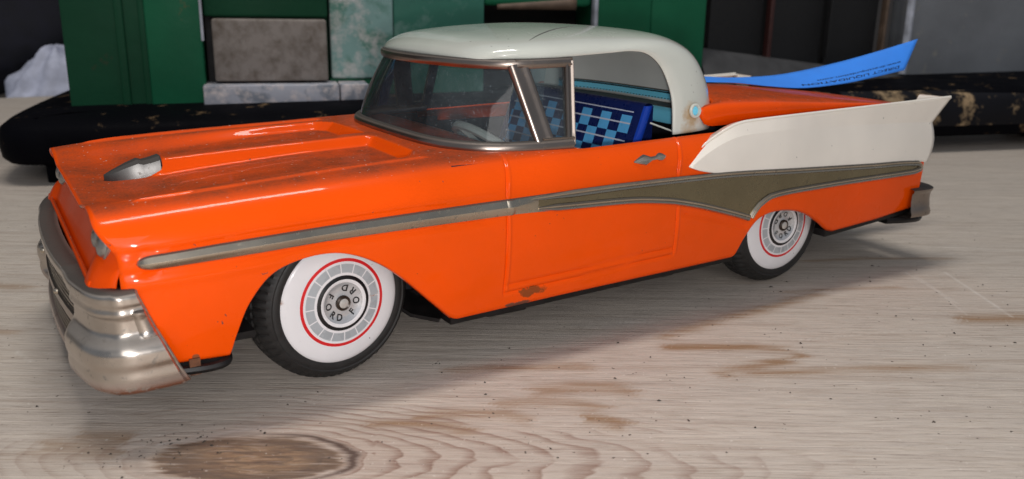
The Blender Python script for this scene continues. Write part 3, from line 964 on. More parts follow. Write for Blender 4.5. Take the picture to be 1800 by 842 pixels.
# scratch-like crease on the roof
from mathutils.bvhtree import BVHTree
def drop_on(o, pts, lift=0.0):
    t_ = BVHTree.FromPolygons([v.co[:] for v in o.data.vertices], [tuple(f.vertices) for f in o.data.polygons])
    out_ = []
    for x, y in pts:
        h = t_.ray_cast(Vector((x*S, y*S, .2)), Vector((0, 0, -1)))[0]
        out_.append((x, y, h.z/S+lift))
    return out_
cr = MB()
cpts = [(x, y) for x, y, _ in catmull([(6.15,-3.25,0),(6.9,-2.75,0),(7.8,-2.2,0),(8.8,-1.75,0)], 8)]
cr.tube(drop_on(roof_o, cpts, .0), circle_prof(.028, 6, .6), scale=[math.sin(math.pi*(i+.5)/(len(cpts)))**.6 for i in range(len(cpts))])
cr.build('roof_crease', M['shelf'], car)
# pillar eyelets
for sy in (-1, 1):
    mb = MB()
    mb.lathe([(.22, 0), (.22, .05), (.19, .075), (.15, .07), (.13, .03), (.13, -.03)], 28, axis='y')
    o = mb.build('eyelet', M['cream'], car)
    mb = MB(); mb.lathe([(0, .015), (.09, .015), (.13, 0)], 24, axis='y')
    c = mb.build('eyelet_bore', M['skyblue'], o)
    o.location = (11.30*S, sy*4.52*S, 6.20*S)
    o.rotation_euler = (R(-5) if sy < 0 else R(5), 0, 0 if sy < 0 else math.pi)

# lower rail of the roof, white wire
for sy in (-1, 1):
    mb = MB()
    mb.tube([(10.25, sy*3.75, 5.80), (10.75, sy*4.38, 5.56)], circle_prof(.028, 6))
    mb.build('roof_rail', M['cream'], car)

# ---------------------------------------------------------------- windscreen
ws_bot_half = [(3.34,0,5.56),(3.36,1.2,5.56),(3.46,2.3,5.55),(3.72,3.15,5.54),(4.2,3.80,5.53),(4.9,4.22,5.53),(5.8,4.42,5.54),(6.78,4.53,5.56)]
ws_top_half = [(3.95,0,7.66),(3.99,.9,7.66),(4.15,1.8,7.66),(4.45,2.65,7.65),(4.85,3.25,7.65),(5.4,3.68,7.66),(6.2,3.84,7.68),(7.03,3.92,7.70)]
def both(h): return [(x, -y, z) for x, y, z in h[::-1]]+[(x, y, z) for x, y, z in h[1:]]
frame = MB()
bot_path = catmull(both(ws_bot_half), 6); top_path = catmull(both(ws_top_half), 6)
frame.tube(bot_path, [(-.15,-.14),(-.175,-.06),(-.165,.02),(-.125,.09),(-.07,.135),(.0,.15),(.07,.135),(.125,.09),(.165,.02),(.175,-.06),(.15,-.14)])
frame.tube(top_path, [(-.09,-.13),(-.125,-.07),(-.135,0),(-.115,.07),(-.06,.12),(0,.13),(.06,.11),(.09,.06),(.09,-.10)])
def bar(a, b, w, d, sy):
    """bevelled flat bar from a to b lying in the tumblehome plane"""
    a = np.array(a, float); b = np.array(b, float)
    a[1] *= sy; b[1] *= sy
    prof = [(-w, -d), (-w*1.02, 0), (-w*.92, .6*d), (-w*.72, d), (-w*.5, .92*d), (-w*.25, .62*d), (0, .52*d), (w*.25, .62*d), (w*.5, .92*d), (w*.72, d), (w*.92, .6*d), (w*1.02, 0), (w, -d)]
    frame.tube([a, lerp(a, b, .5), b], prof, upv=(0, sy, .3))
for sy in (-1, 1):
    bar((5.48, 3.76, 7.66), (5.98, 4.46, 5.56), .30, .09, sy)
    bar((7.02, 3.92, 7.72), (6.76, 4.52, 5.50), .15, .10, sy)
    bar((5.4, 3.74, 7.66), (7.12, 3.93, 7.70), .13, .09, sy)
    bar((5.9, 4.44, 5.60), (6.85, 4.53, 5.60), .14, .10, sy)
fr_o = frame.build('windscreen_frame', M['chrome2'], car, smooth=45)
# panes
gl = MB()
nb = len(bot_path)
keep = [i for i in range(nb) if abs(bot_path[i][1]) <= 4.50 and bot_path[i][0] < 6.05]
rows = []
for i in keep:
    a = bot_path[i]+np.array([.02, 0, .08]); b = top_path[i]+np.array([.0, 0, -.08])
    rows.append([lerp(a, b, t)-np.array([.10*math.sin(t*math.pi), 0, 0]) for t in np.linspace(0, 1, 10)])
gl.grid(rows)
gl.build('windscreen_pane', M['glass'], fr_o, smooth=60)
for sy in (-1, 1):
    g = MB()
    g.ngon([(5.6, sy*3.80, 7.6), (7.0, sy*3.93, 7.62), (6.72, sy*4.50, 5.62), (6.05, sy*4.44, 5.62)])
    g.build('vent_pane', M['glass'], fr_o)

# ---------------------------------------------------------------- bonnet ornament
ob = MB()
sec = [(-4.46, .05, 4.60, 4.88), (-4.28, .17, 4.60, 4.98), (-3.9, .29, 4.62, 5.15), (-3.66, .33, 4.62, 5.24), (-3.54, .34, 4.62, 5.20), (-3.34, .36, 4.64, 5.24), (-3.14, .37, 4.66, 5.30), (-3.10, .35, 4.7, 5.27)]
G = []
for x, w, z0, z1 in sec:
    G.append([(x, -w, z0), (x, -w, lerp(z0, z1, .45)), (x, -w*.82, lerp(z0, z1, .85)), (x, -w*.45, z1), (x, 0, z1+.015), (x, w*.45, z1), (x, w*.82, lerp(z0, z1, .85)), (x, w, lerp(z0, z1, .45)), (x, w, z0)])
ob.grid(np.array(G)); ob.ngon(G[-1]); ob.ngon(G[0][::-1])
ob.build('bonnet_ornament', M['ornament'], car, smooth=22)

# ---------------------------------------------------------------- door handles
for sy in (-1, 1):
    hb = MB()
    def P(x, z, o): return side_pt(np.float64(x), np.float64(z), o, emb=False)*np.array([1, 1 if sy < 0 else -1, 1])
    xs = [x_-.30 for x_ in (8.72, 8.85, 9.0, 9.14, 9.24, 9.38, 9.55, 9.66, 9.74, 9.84, 9.92)]
    hs = [.01, .06, .11, .145, .11, .05, .05, .10, .11, .07, .01]
    os_ = [.03, .05, .08, .09, .08, .06, .06, .08, .08, .06, .03]
    G = []
    for x, h, o in zip(xs, hs, os_):
        zc = 5.04+(x-9.0)*.07
        G.append([P(x, zc-h, .0), P(x, zc-h*.7, o*.6), P(x, zc, o), P(x, zc+h*.7, o*.6), P(x, zc+h, .0)])
    hb.grid(np.array(G))
    hb.build('door_handle', M['bright'], car, smooth=20)

# ---------------------------------------------------------------- front bumper and grille
def bumper():
    half = catmull([(-3.62,5.34),(-4.3,5.38),(-4.85,5.38),(-5.22,5.24),(-5.44,4.92),(-5.58,4.4),(-5.72,3.6),(-5.86,2.4),(-5.93,1.2),(-5.95,0)], 10)
    path = np.array([(x, -y) for x, y in half]+[(x, y) for x, y in half[::-1][1:]])
    n = len(path)
    L = np.concatenate([[0], np.cumsum(np.linalg.norm(np.diff(path, axis=0), axis=1))])
    u = np.linspace(0, L[-1], 200)
    px = np.interp(u, L, path[:, 0]); py = np.interp(u, L, path[:, 1])
    tx = np.gradient(px); ty = np.gradient(py); ln = np.hypot(tx, ty)
    nx, ny = -ty/ln, tx/ln         # outward normal?
    if nx[100] > 0: nx, ny = -nx, -ny
    zs = np.linspace(3.52, 1.22, 64)
    podp = pchip([1.2,1.26,1.34,1.48,1.65,1.82,2.0,2.18,2.32,2.43,2.52,2.60,2.88,2.95,3.02,3.09,3.15,3.24,3.36,3.46,3.52],
                 [-.10,.10,.20,.28,.31,.30,.335,.33,.27,.18,.10,.06,.05,.10,.13,.11,.10,.14,.14,.06,-.28])
    midp = pchip([1.2,1.30,1.42,1.54,1.62,1.72,3.04,3.12,3.2,3.32,3.42,3.5,3.52],
                 [-.3,-.06,.05,.03,-.08,-.13,-.13,-.10,.0,.07,.07,.0,-.40])
    s = min(u[-1]-u[0], 1)
    G = []
    for i in range(200):
        a = min(u[i], L[-1]-u[i])            # arc distance from the wing end
        ay = abs(py[i])
        w = float(sstep(2.9, 3.9, ay)) if px[i] < -5.3 else 1.0
        row = []
        for z in zs:
            d = lerp(float(midp(z)), float(podp(z)), w)
            # recessed side window's end and the slanted rear edge
            row.append([px[i]+nx[i]*d, py[i]+ny[i]*d, z])
        G.append(row)
    G = np.array(G)
    # slanted rear edge of the wings: squash x so that the top is shorter than the foot
    for i in range(200):
        a = min(u[i], L[-1]-u[i])
        if a < 1.9:
            for j, z in enumerate(zs):
                cut = lerp(-3.80, -4.66, min(1, max(0, (z-1.3)/2.1))**.9)
                x = G[i, j, 0]
                t = (x-(-3.62))/(-5.22+3.62)
                G[i, j, 0] = lerp(cut, -5.22, np.clip(t, -.1, 1)) if t < 1 else x
                # panel frame beside the edge
                if .04 < t < .42 and 2.48 < z < 3.06: G[i, j, 1] += math.copysign(.085, G[i, j, 1])*math.sin((t-.04)/.38*math.pi)**.6
                if t < .05: G[i, j, 1] -= math.copysign(.10, G[i, j, 1])
    mb = MB(); mb.grid(G)
    nv_ = len(zs)
    for k_, f_ in enumerate(mb.f):
        c_ = np.mean([mb.v[i_] for i_ in f_], axis=0)
        if abs(c_[1]) < 3.35 and 1.66 < c_[2] < 3.12: mb.m[k_] = 1
    o = mb.build('front_bumper', [M['chrome'], M['interior']], car, smooth=40, solid=.04)
    # grille: mesh of thin bars in the opening
    gr = MB()
    for z in np.linspace(1.68, 3.10, 13):
        gr.tube([(-5.88+.0178*y*y, y, z) for y in np.linspace(-3.5, 3.5, 12)], circle_prof(.028, 5))
    for k, y in enumerate(np.linspace(-3.45, 3.45, 54)):
        for zz in np.linspace(1.68, 2.98, 12):
            off = .0 if int(round((zz-1.68)/.118)) % 2 == 0 else .064
            gr.tube([(-5.91+.0178*y*y, y+off, zz), (-5.91+.0178*y*y, y+off, zz+.12)], circle_prof(.022, 4))
    G2 = gr.build('grille', M['pewter'], o, smooth=40)
    bk = MB(); bk.box((-5.30, -3.9, 1.9), (-5.24, 3.9, 3.4)); bk.build('grille_backing', M['interior'], o)
    br = MB(); br.tube([(-5.90+.0178*y*y, y, 2.36) for y in np.linspace(-3.4, 3.4, 9)], [(-.05,-.10),(-.05,.10),(.03,.10),(.06,0),(.03,-.10)]); br.build('grille_bar', M['chrome2'], o)
    for y in (-1.9, 1.9):
        b = MB(); b.lathe([(0,.07),(.045,.06),(.075,.03),(.085,-.02)], 18, axis='x', centre=(-5.94, y, 2.62)); b.build('bumper_bullet', M['pewter'], o)
bumper()

# ---------------------------------------------------------------- rear bumper
rb = MB()
half = catmull([(21.7,5.16),(22.5,5.20),(22.95,5.05),(23.15,4.6),(23.2,3.5),(23.25,0)], 8)
path = np.array([(x, -y) for x, y in half]+[(x, y) for x, y in half[::-1][1:]])
rows = []
tx = np.gradient(path[:, 0]); ty = np.gradient(path[:, 1]); ln = np.hypot(tx, ty)
nx, ny = ty/ln, -tx/ln
for i, (x, y) in enumerate(path):
    rows.append([(x+nx[i]*d, y+ny[i]*d, z) for d, z in ((-.5, 2.86), (.10, 2.87), (.20, 2.82), (.20, 2.76), (.13, 2.66), (.12, 2.4), (.16, 2.1), (.22, 1.92), (.20, 1.82), (.0, 1.76), (-.3, 1.78))])
rb.grid(np.array(rows)); rb.build('rear_bumper', M['chrome2'], car, smooth=30)
ub = MB(); ub.tube(catmull([(20.9,-4.7,1.72),(22.0,-4.85,1.66),(22.8,-4.75,1.62),(22.95,-4.2,1.62),(22.95,0,1.62),(22.95,4.2,1.62),(22.8,4.75,1.62),(20.9,4.7,1.72)], 4), [(-.3,-.12),(-.3,.1),(.25,.1),(.3,0),(.25,-.12)])
ub.build('bumper_underside', M['blacktin'], car, smooth=40)

# ---------------------------------------------------------------- chassis
ch = MB()
def plate(x0, x1, y0, y1, z0a, z0b, th, mat=0):
    ch.add([(x0,y0,z0a),(x1,y0,z0b),(x1,y1,z0b),(x0,y1,z0a),(x0,y0,z0a+th),(x1,y0,z0b+th),(x1,y1,z0b+th),(x0,y1,z0a+th)],
           [(0,3,2,1),(4,5,6,7),(0,1,5,4),(1,2,6,5),(2,3,7,6),(3,0,4,7)], mat)
plate(2.75, 12.9, -5.04, 5.04, 1.17, 1.40, .2)
plate(-5.2, 22.6, -3.1, 3.1, 1.28, 1.55, .2)
plate(17.45, 22.2, -4.95, 4.95, 1.56, 1.88, .24)
plate(-5.0, -2.95, -5.0, 5.0, 1.30, 1.36, .22)
for sy in (-1, 1):
    for x0, x1, z in ((3.9, 5.2, 1.09), (8.9, 10.6, 1.24)):
        ch.box((x0, sy*4.72-.2, z), (x1, sy*4.72+.2, z+.3), 0, .08)
    # curled web of the floor pan between wheel and sill
    ch.tube([(1.3, sy*2.9, 1.80), (1.9, sy*3.2, 1.66), (2.35, sy*4.0, 1.34), (2.85, sy*4.4, 1.24)], [(-.5,-.05),(.5,-.05),(.5,.05),(-.5,.05)])
    ch.tube([(17.0, sy*2.9, 2.0), (17.3, sy*3.4, 1.85), (17.7, sy*4.2, 1.70)], [(-.5,-.06),(.5,-.06),(.5,.06),(-.5,.06)])
    # rim of the front apron
    ch.tube(catmull([(-3.95, sy*5.10, 1.40), (-3.3, sy*5.14, 1.38), (-2.95, sy*5.08, 1.42), (-2.86, sy*4.8, 1.46)], 5), circle_prof(.11, 8))
    ch.box((-3.75, sy*5.12-.06, 1.28), (-3.52, sy*5.12+.06, 1.66), 1)
    ch.box((-2.8, sy*4.2-.6, 1.75), (-2.2, sy*4.2+.3, 1.92), 0)
ch.tube([(0, -4.0, 2.118), (0, 4.0, 2.118)], circle_prof(.13, 8)); ch.tube([(15.7, -4.0, 2.118), (15.7, 4.0, 2.118)], circle_prof(.13, 8))
# wheel-house walls
for x0, x1 in ((-3.2, 3.0), (12.5, 18)):
    for sy in (-1, 1):
        ch.box((x0, sy*2.9-.05, 1.4), (x1, sy*2.9+.05, 4.2), 2)
        ch.box((x0, min(sy*2.9, sy*5.0), 4.15), (x1, max(sy*2.9, sy*5.0), 4.25), 2)
ch.build('chassis', [M['blacktin'], M['rusttin'], M['interior']], car, smooth=30)

# ---------------------------------------------------------------- cabin
cb = MB()
cb.box((2.6, -4.9, 1.6), (13.4, 4.9, 2.0))            # floor
cb.box((2.55, -4.9, 2.0), (2.75, 4.9, 4.6))           # firewall
cb.box((13.3, -4.55, 2.0), (13.5, 4.55, 5.6))
cb.box((13.3, -4.5, 5.44), (22.0, 4.5, 5.50))
for sy in (-1, 1):
    cb.box((2.6, sy*4.88-.06, 1.8), (13.4, sy*4.88+.06, 4.95))
cb.build('cabin_floor', M['interior'], car, smooth=0)
for sy in (-1, 1):
    mb = MB(); mb.box((2.9, sy*4.78-.05, 4.7), (6.6, sy*4.78+.05, 5.30)); mb.box((6.6, sy*4.78-.05, 4.7), (7.4, sy*4.78+.05, 5.14)); mb.build('cowl_side', M['interior'], car, smooth=0)
ds = MB(); G = []
for y in np.linspace(-4.4, 4.4, 30):
    q = 1-(abs(y)/4.6)**3
    G.append([(3.45, y, 5.30), (4.3, y, 5.26), (4.75, y, 5.14), (4.85, y, 4.9), (4.7, y, 4.2)])
ds.grid(np.array(G)); ds.build('dashboard', M['interior'], car, smooth=50, solid=.05)
# steering wheel with its column
sw = MB()
ring = [(1.45*math.cos(a), 1.45*math.sin(a), 0) for a in np.linspace(0, 2*math.pi, 40)[:-1]]
sw.tube(ring, circle_prof(.13, 8), closed=True)
for a in (0.3, 2.8, 4.7):
    sw.tube([(0, 0, -.1), (.7*math.cos(a), .7*math.sin(a), -.06), (1.4*math.cos(a), 1.4*math.sin(a), 0)], circle_prof(.08, 6))
sw.lathe([(0, .14), (.2, .1), (.26, 0), (.2, -.2), (.1, -1.8)], 16, axis='z')
so = sw.build('steering_wheel', M['wheelgrey'], car)
so.location = (5.75*S, -2.35*S, 4.98*S); so.rotation_euler = (0, R(38), 0)

# front seat, chequered print, rounded royal-blue edges
st_ = MB()
xb, zb, xt, zt = 9.35, 4.2, 10.08, 6.30       # backrest face, foot to top
yn, yf = -3.62, 3.62
def face(y, z, off=0.0):
    t = (z-zb)/(zt-zb)
    return (lerp(xb, xt, t)-off, y, z)
ins = .26
# print area with squares
cell = .50
ny_ = int((yf-yn-2*ins)/cell); zs_ = []
z0, z1 = zb, zt-.34
rowsz = [z1-.52*i for i in range(0, 5)]
for r in range(4):
    za, zc = rowsz[r+1], rowsz[r]
    for c in range(ny_+1):
        ya = yn+ins+.10+c*cell; yb_ = min(ya+cell, yf-ins)
        if yb_-ya < .1: continue
        zl = za+.55*(zc-za)
        on = (c+r) % 2 == 0
        for p, q, mt in ((za, zl-.02, 1 if on else 0), (zl-.02, zl+.025, 2), (zl+.025, zc, 1 if on else 0)):
            st_.add([face(ya, p), face(yb_, p), face(yb_, q), face(ya, q)], [(0, 1, 2, 3)], mt)
# borders
def bd(ya, yb_, za, zc, mt): st_.add([face(ya, za), face(yb_, za), face(yb_, zc), face(ya, zc)], [(0, 1, 2, 3)], mt)
bd(yn, yn+ins+.10, zb, zt, 0); bd(yf-ins, yf, zb, zt, 0)
bd(yn+ins+.10, yf-ins, z1+.10, z1+.135, 2); bd(yn+ins+.10, yf-ins, z1, z1+.10, 0); bd(yn+ins+.10, yf-ins, z1+.135, zt, 0)
bd(yn+ins+.10, yf-ins, zb, rowsz[4], 0)
# rounded edge and back
edge = []
for z in np.linspace(zb, zt, 10):
    f0 = face(yn, z)
    edge.append([(f0[0], yn, z), (f0[0]+.03, yn-.07, z), (f0[0]+.12, yn-.11, z), (f0[0]+.25, yn-.10, z), (f0[0]+.34, yn-.02, z), (f0[0]+.36, yn+.2, z)])
st_.grid(np.array(edge), 3)
st_.grid(np.array(edge)*np.array([1, -1, 1]), 3)
tops = []
for y in np.linspace(yn-.02, yf+.02, 30):
    tops.append([(xt, y, zt), (xt+.04, y, zt+.05), (xt+.14, y, zt+.08), (xt+.28, y, zt+.05), (xt+.36, y, zt-.03), (xt+.36, y, 4.2)])
st_.grid(np.array(tops), 0)
st_.box((7.0, yn, 2.0), (9.4, yf, 4.15), 0, .1)
st_.build('front_seat', [M['navy'], M['lightblue'], M['seatline'], M['royal']], car, smooth=40)

# rear seat and shelf
rs = MB(); G = []
for y in np.linspace(-3.55, 3.55, 40):
    e = max(0, abs(y)-3.25)*.6
    G.append([(12.3+e, y, 5.50), (12.04+e, y, 5.52), (12.0+e, y, 5.58), (12.02+e, y, 5.86), (12.10+e, y, 5.98-e*.2), (12.25+e, y, 6.02-e*.2)])
rs.grid(np.array(G))
rs.ngon([tuple(p) for p in G[0]]+[(12.45, -3.55, 5.95), (12.45, -3.55, 5.5)]); rs.ngon([tuple(p) for p in G[-1]][::-1]+[(12.45, 3.55, 5.5), (12.45, 3.55, 5.95)])
rso = rs.build('rear_seat', M['skyblue'], car, smooth=50)
def wall_x(y): return 10.55+2.66*max(0.0, 1-(abs(y)/4.5)**3.4)**(1/3.4)
sh = MB()
sh.grid([[(12.2, y, 5.90), (12.2, y, 6.02), (max(12.25, wall_x(y)-.12), y, 6.03), (max(12.25, wall_x(y)-.12), y, 5.95)] for y in np.linspace(-3.6, 3.6, 40)], closev=True)
sh.build('rear_shelf', M['shelf'], car)

bs = MB()
arc = np.array([(wall_x(y)-.17, y, 6.26) for y in np.linspace(-4.0, 4.0, 49)])
bs.tube(arc, [(-.05,-.13),(-.05,.13),(.03,.14),(.05,.10),(.05,-.12)])
bo = bs.build('back_band', M['skyblue'], car)
stt = MB()
for k in range(0, len(arc)-1):
    for f in (0, .5):
        p = lerp(arc[k], arc[k+1], f)
        stt.box(p+np.array([-.10, -.05, .085]), p+np.array([-.045, .05, .125]))
for k in range(0, len(arc)-1):
    p = arc[k]; stt.box(p+np.array([-.09, -.03, -.11]), p+np.array([-.045, .03, -.09]))
stt.build('stitching', M['blackink'], bo, smooth=0)
ed = MB(); ed.tube(arc+np.array([0, 0, .16]), circle_prof(.03, 6)); ed.build('band_edge', M['shelf'], bo)

# ---------------------------------------------------------------- wheels
def letters_mesh(word, size):
    cu = bpy.data.curves.new('letter', 'FONT'); cu.body = word; cu.size = size; cu.extrude = .0
    cu.align_x = 'CENTER'; cu.align_y = 'CENTER'; cu.resolution_u = 3; cu.offset = .007
    ob_ = bpy.data.objects.new('letter', cu); COL.objects.link(ob_)
    dg = bpy.context.evaluated_depsgraph_get()
    me = bpy.data.meshes.new_from_object(ob_.evaluated_get(dg))
    v = np.array([tuple(p.co) for p in me.vertices]); f = [tuple(p.vertices) for p in me.polygons]
    bpy.data.objects.remove(ob_); bpy.data.curves.remove(cu); bpy.data.meshes.remove(me)
    return v, f
LET = {c: letters_mesh(c, .23) for c in 'FORD'}

RW = 2.118
def make_wheel(phase, name='wheel'):
    """wheel about the origin, axle along y, outer face towards -y"""
    # tyre with cast tread
    tb_ = MB(); nseg = 232
    prof = [(1.50, -.02), (1.62, .03), (1.72, .035), (1.76, .015), (1.80, .03), (1.90, -.04), (1.97, -.12), (2.04, -.22), (2.075, -.33), (2.08, -.42), (2.04, -.45), (2.04, -.49), (2.085, -.52), (2.085, -.78), (2.04, -.81), (2.04, -.85), (2.08, -.88), (2.075, -.98), (2.04, -1.08), (1.96, -1.2), (1.8, -1.3), (1.5, -1.3), (1.2, -1.2)]
    rows = []
    for i in range(nseg):
        a = 2*math.pi*i/nseg
        row = []
        for k, (r, h) in enumerate(prof):
            rr = r
            if 6 <= k <= 9: rr -= .055*(i % 4 == 1)
            if 15 < k < 19: rr -= .055*(i % 4 == 3)
            if 12 <= k <= 13: rr -= .045*(i % 4 == 3)
            row.append((rr*math.cos(a), -h, rr*math.sin(a)))
        rows.append(row)
    tb_.grid(np.array(rows), 0, closeu=True)
    t = tb_.build(name, M['rubber'], car, smooth=30)
    # printed tin disc
    hp = MB()
    H = pchip([0, .2, .36, .55, .60, .66, .71, .76, 1.0, 1.12, 1.3, 1.5, 1.575, 1.6], [.17, .12, .10, .175, .19, .175, .155, .15, .125, .115, .10, .055, .01, -.05])
    rad = [0, .10, .14, .16, .19, .22, .30, .38, .46, .53, .553, .58, .612, .64, .69, .705, .74, .77, .85, .93, .985, 1.01, 1.045, 1.08, 1.125, 1.16, 1.3, 1.42, 1.5, 1.55, 1.58, 1.595, 1.6]
    nang = 192
    ang = np.linspace(0, 2*math.pi, nang+1)[:-1]
    G = np.array([[(r*math.cos(a), -float(H(r)), r*math.sin(a)) for r in rad] for a in ang])
    v = G.reshape(-1, 3); nv = len(rad)
    fs = {}
    for i in range(nang):
        for j in range(nv-1):
            rm = .5*(rad[j]+rad[j+1])
            if rm < .535: mt = 1                     # dish
            elif rm < .60: mt = 0                    # white line
            elif rm < .70: mt = 2                    # black ring
            elif rm < .765: mt = 0
            elif rm < .985: mt = 0 if i % 12 == 0 else 3
            elif rm < 1.045: mt = 0
            elif rm < 1.125: mt = 4
            else: mt = 0
            fs.setdefault(mt, []).append((i*nv+j, ((i+1) % nang)*nv+j, ((i+1) % nang)*nv+j+1, i*nv+j+1))
    o0 = 0
    hp.v = [tuple(p) for p in v]
    for mt, ff in fs.items():
        hp.f += ff; hp.m += [mt]*len(ff)
    # lettering: two words round the hub, feet outwards
    for wi, degs in enumerate(([143, 186, 224, 256], [312, 358, 401, 438])):
        for c, dg in zip('FORD', degs):
            a = R(dg)+phase
            vv, ff = LET[c]
            rc = .385
            # letter x axis runs anticlockwise round the hub, its top points at the hub
            ux = np.array([-math.sin(a), math.cos(a)]); uy = np.array([-math.cos(a), -math.sin(a)])
            pts = []
            for p in vv:
                q = np.array([math.cos(a), math.sin(a)])*rc+ux*p[0]+uy*p[1]
                rr = math.hypot(*q)
                pts.append((q[0], -float(H(rr))-.006, q[1]))
            hp.add(pts, ff, 2)
    hc = hp.build('hubcap', [M['white'], M['dish'], M['blackink'], M['grey_a'], M['red']], t, smooth=50, merge=.0005)
    bl = MB()
    bl.lathe([(.118, .19), (.155, .215), (.19, .185), (.195, .10)], 32, axis='y')
    bl.build('hub_ring', M['brownring'], t)
    bl = MB(); bl.lathe([(0, .225), (.07, .22), (.12, .20), (.125, .1)], 28, axis='y'); bl.build('hub_bolt', M['bolt'], t)
    return t
spots = [(0, -1, R(7.46), 0.0), (15.7, -1, 0, R(78)), (0, 1, R(7.46)+math.pi, R(30)), (15.7, 1, math.pi, R(120))]
first = [make_wheel(0.0), make_wheel(R(78))]
def copy_tree(o, parent):
    c = o.copy(); COL.objects.link(c); c.parent = parent
    for chd in list(o.children): copy_tree(chd, c)
    return c
wheels = first+[copy_tree(first[0], car), copy_tree(first[1], car)]
for w_, (x, sy, rz, ph) in zip(wheels, spots):
    w_.location = (x*S, sy*4.448*S, RW*S)
    w_.rotation_euler = (0, 0, rz)

# ================================================================== the blue paper strip on the boot lid
tg = MB()
near_e = np.array([0, 0, -.07])+catmull([(13.5,-.9,6.68),(14.7,-.95,6.68),(16.6,-1.0,6.60),(18.2,-1.05,6.43),(20.2,-1.1,6.28),(22.5,-1.2,6.38),(24.4,-1.3,6.60),(26.0,-1.4,6.82)], 8)
far_e = np.array([0, 0, -.07])+catmull([(13.5,.95,6.70),(14.7,.9,6.71),(16.7,.85,6.66),(18.4,.75,6.58),(20.6,.4,6.66),(23.2,.0,7.05),(25.4,-.5,7.55),(27.3,-.95,8.05)], 8)
n = len(near_e)
tg.grid([[lerp(near_e[i], far_e[i], t) for t in np.linspace(0, 1, 9)] for i in range(n)])
paper = m_plain('blue_paper', (.035, .26, .93), .75, 0, .05, 120)
tgo = tg.build('paper_tag', paper, None, smooth=60, solid=.02, solid_off=0)
tag(tgo, 'bright blue printed paper strip lying on the boot lid, its end curling up', 'paper tag')
# print on it, upside down as it lies
def strip_point(s, w):
    """s along 0..1, w across 0 near .. 1 far"""
    f = s*(n-1); i = min(n-2, max(0, int(f))); t = f-i
    a = lerp(near_e[i], near_e[i+1], t); b = lerp(far_e[i], far_e[i+1], t)
    nn = np.cross(near_e[i+1]-near_e[i], far_e[i]-near_e[i]); nn = nn/np.linalg.norm(nn)
    return lerp(a, b, w)+nn*.025
def strip_text(word, s_start, s_end, w0, w1):
    v, f = letters_mesh(word, 1.0)
    x0, x1 = v[:, 0].min(), v[:, 0].max(); y0, y1 = v[:, 1].min(), v[:, 1].max()
    pts = []
    for p in v:
        a = (p[0]-x0)/(x1-x0); b = (p[1]-y0)/(y1-y0)
        pts.append(strip_point(lerp(s_start, s_end, a), lerp(w0, w1, b)))
    return pts, f
pr = MB()
for args in (('DIRECT LIQUIDATION', .96, .58, .22, .11), ('www.directliquidation.com', .96, .64, .38, .29), ('B 4 2 7', .50, .36, .45, .28)):
    if args[0].startswith('B'): continue
    p, f = strip_text(*args); pr.add(p, f)
pr.build('tag_print', M['blackink'], tgo, smooth=0)
ws_ = MB(); ws_.box((14.6, 1.0, 6.68), (15.7, 1.8, 6.76), 0, .02)
wso = ws_.build('paper_slip', m_plain('white_paper', (.62, .62, .60), .7, 0, .05), None)
tag(wso, 'small white paper slip on the boot lid behind the roof', 'paper slip')

# ================================================================== the old machine behind
def m_castpaint(name, col, chipcol, amt, rough=.35, scale=60, second=None, soft=0.0, sl=.12):
    t = NT(name); vec = t.coord()
    c = t.ramp(t.noise(vec, 18, 4), [(.3, tuple(x*.8 for x in col)), (.7, tuple(x*1.15 for x in col))])
    if second:
        c = t.mix(t.gray(t.noise(vec, scale*.5, 5, .6, .8), .48, .60), c, second)
    m = t.gray(t.noise(vec, scale, 6, .68), amt-soft, amt+.10+soft)
    c = t.mix(m, c, chipcol)
    t.set(Base_Color=c, Roughness=t.gray(t.noise(vec, 40, 4), .3, .7, rough-.08, rough+.15))
    t.b.inputs['Specular IOR Level'].default_value = sl
    t.bump(t.noise(vec, 90, 5, .6), .25, .0012)
    return t.mat
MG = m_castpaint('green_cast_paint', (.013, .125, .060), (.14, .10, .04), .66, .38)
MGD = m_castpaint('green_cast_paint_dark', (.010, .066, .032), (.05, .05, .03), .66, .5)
MB1 = m_castpaint('black_base_paint', (.0025, .0025, .004), (.20, .13, .07), .60, .6, 60, sl=.03)
MB2 = m_castpaint('black_base_chipped', (.008, .008, .011), (.34, .24, .14), .50, .6, 40)
MPL = m_castpaint('grey_brown_plate', (.25, .22, .20), (.085, .064, .047), .55, .6, 110, soft=.13)
MLE = m_castpaint('pale_zinc_ledge', (.36, .37, .42), (.66, .58, .56), .54, .5, 130, (.22, .24, .28), soft=.06)
MWI = m_castpaint('mottled_pale_green', (.24, .40, .375), (.62, .60, .58), .53, .5, 75, (.11, .25, .20), soft=.05)  # pale wear and reflections, both mottled into the panel colour
MTE = m_castpaint('teal_scuffed_green', (.045, .17, .125), (.13, .26, .22), .53, .42, 35)
MGY = m_castpaint('grey_panel_paint', (.19, .20, .215), (.30, .28, .24), .55, .5, 25)
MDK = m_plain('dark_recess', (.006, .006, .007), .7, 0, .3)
MBU = m_plain('burgundy_edge', (.05, .014, .012), .5, 0, .2)
MSL = m_plain('charcoal_slope', (.045, .045, .048), .6, 0, .3, 60)
MED = m_plain('pale_edge', (.40, .42, .48), .5, 0, .3, 120)
MBR = m_plain('brown_strip', (.12, .08, .055), .6, 0, .3, 120)

mach = empty('machine', (-4.7, 24.8, 0), R(-16))
tag(mach, 'old green and black painted cast machine standing behind the toy car', 'machine')
HT = 26.0
